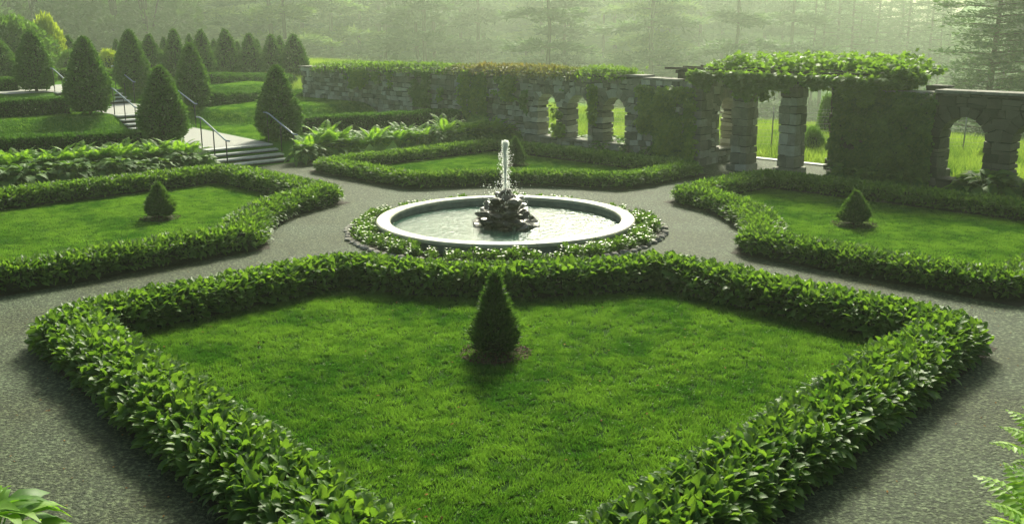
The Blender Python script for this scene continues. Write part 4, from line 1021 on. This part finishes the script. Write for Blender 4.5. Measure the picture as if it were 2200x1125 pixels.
def broad_mesh(seed, ht=12, rad=3.6, n=14000, m='broad', low=1.2):
    r = np.random.default_rng(seed); b = MB(); t_ = MB()
    tube(t_, [(0, 0, -.3), (.1, 0, ht * .25), (.2, .1, ht * .6)], [.30, .22, .08], 8)
    cen = [];
    for k_ in range(26):
        a = k_ * 2.4; z = low + (ht - low) * r.uniform(.06, .92); q = rad * math.sin(math.pi * min(1, (z - low) / (ht - low) * .85 + .15)) * r.uniform(.35, .85)
        cen.append((q * math.cos(a), q * math.sin(a), z, r.uniform(.7, 1.4)))
        tube(t_, [(.1, 0, max(.8, z * .45)), (q * .5 * math.cos(a), q * .5 * math.sin(a), z * .8), (q * math.cos(a), q * math.sin(a), z)], [.08, .05, .02], 5)
    cen = np.array(cen); i = r.integers(0, len(cen), n); d_ = unit(r.normal(size=(n, 3))); 
    P = cen[i, :3] + d_ * (cen[i, 3] * r.uniform(.5, 1, n) ** .5)[:, None] * [1, 1, .65]
    leaves(b, P, d_ + r.normal(0, .5, (n, 3)), r.normal(0, .5, (n, 3)) + [0, 0, 1], .45 * r.uniform(.6, 1.2, n), .26, T_DIA, 0, np.clip(.5 * (i % 7) / 7 + .5 * r.random(n), 0, 1))
    return b.mesh('crown', [M[m]]), t_.mesh('trunk', [M['bark']])
M['pine2'] = leaf_mat('pale_pine_needles', (0.050, 0.120, 0.045), (0.150, 0.240, 0.080), trans=0.45, rough=0.7, spec=0.1)
M['pine3'] = leaf_mat('dark_pine_needles', (0.018, 0.055, 0.034), (0.060, 0.120, 0.055), trans=0.35, rough=0.7, spec=0.1)
PM = [pine_mesh(500 + q, ht=(15, 17, 14, 16, 15, 17)[q], base=(.4, .9, .3, 1.4, .6, .8)[q], rad=(4.6, 5.4, 4.0, 5.0, 4.6, 5.6)[q], nb=(42, 48, 40, 46, 42, 48)[q], clumps=56, L=.50, spread=1.0, tier=2.1, m=('pine', 'pine2', 'pine3')[q % 3]) for q in range(6)]
TM_ = [pine_mesh(540 + q, ht=(17, 16)[q], base=(5.2, 6.0)[q], rad=3.0, nb=50) for q in range(2)]
BM_ = [broad_mesh(560 + q) for q in range(3)]
wood_label = {'pine': 'layered dark pine in the hazy wood beyond the meadow', 'bare': 'tall bare trunked pine with light showing through, in the thin wood at upper right',
              'broad': 'broad leafed tree in the blue green wood behind the cones at upper left'}
def tree(kind, x, y, s_, rz, label=None):
    src = {'pine': PM, 'bare': TM_, 'broad': BM_}[kind]; cm, tm_ = src[int(rng.integers(0, len(src)))]
    t_, w_ = TW(x, y); o = link({'pine': 'pine_tree', 'bare': 'pine_tree', 'broad': 'broadleaf_tree'}[kind], None, None, (x, y, float(hgt(t_, w_))), rz); o.scale = (s_, s_, s_)
    link('crown', cm, o); link('trunk', tm_, o)
    return tag(o, label or wood_label[kind], 'tree', {'pine': 'pines of the hazy wood', 'bare': 'bare trunked pines at upper right', 'broad': 'broadleaf trees at upper left'}[kind])
for row, (yy, sp_) in enumerate(((140, 17.0), (172, 12.0), (206, 10.5), (248, 11.0), (292, 13.0))):
    x = -95 - row * 22
    while x < 105 + row * 24:
        y_ = yy + rng.normal(0, 4.5) + (-30 if x < -50 else 0) + (8 if x > 25 else 0); xx = x + rng.normal(0, 2); az = xx / y_
        px = 1100 + az * FPX
        if not (1760 < px < 2000) and not (row > 0 and 1720 < px):
            kind = 'broad' if (px < 420 and rng.random() < .75) else 'pine'
            tree(kind, xx, y_, rng.uniform(1.7, 2.3) * (1 + .12 * row), rng.random() * 6)
        x += sp_ * rng.uniform(.8, 1.2)
for q in range(16):
    px = 1745 + q * 18 + rng.uniform(-12, 12); y_ = rng.uniform(195, 240); tree('bare', (px - 1100) / FPX * y_, y_, rng.uniform(1.9, 2.4), rng.random() * 6)
cm, tm_ = pine_mesh(590, ht=13, base=.6, rad=4.6, nb=120, clumps=26, L=.30, droop=.04, spread=.8)
for px, y_, s_, lb in ((2118, 66, 1.3, 'large near pine with long level boughs at the upper right'), (2255, 70, 1.3, 'pine behind the large near pine at the right edge')):
    x = (px - 1100) / FPX * y_; t_, w_ = TW(x, y_)
    o = link('pine_tree', None, None, (x, y_, float(hgt(t_, w_))), px); o.scale = (s_, s_, s_); link('crown', cm, o); link('trunk', tm_, o); tag(o, lb, 'tree')

# ------------------------------------------------------------------ morning haze
def _haze(t, out):
    v = N(t, 'ShaderNodeVolumePrincipled'); v.inputs['Color'].default_value = (0.86, 1.0, 0.78, 1)
    v.inputs['Density'].default_value = 0.0014; v.inputs['Anisotropy'].default_value = 0.76
    t.links.new(v.outputs[0], out.inputs['Volume'])
M['haze'] = mat('haze', _haze)
b = MB(); box(b, (-520, -400, -32), (540, 640, 80), lambda a, c2, z: (a, c2, z), 0, .5)
tag(link('haze', b.mesh('haze', [M['haze']])), kind='stuff')
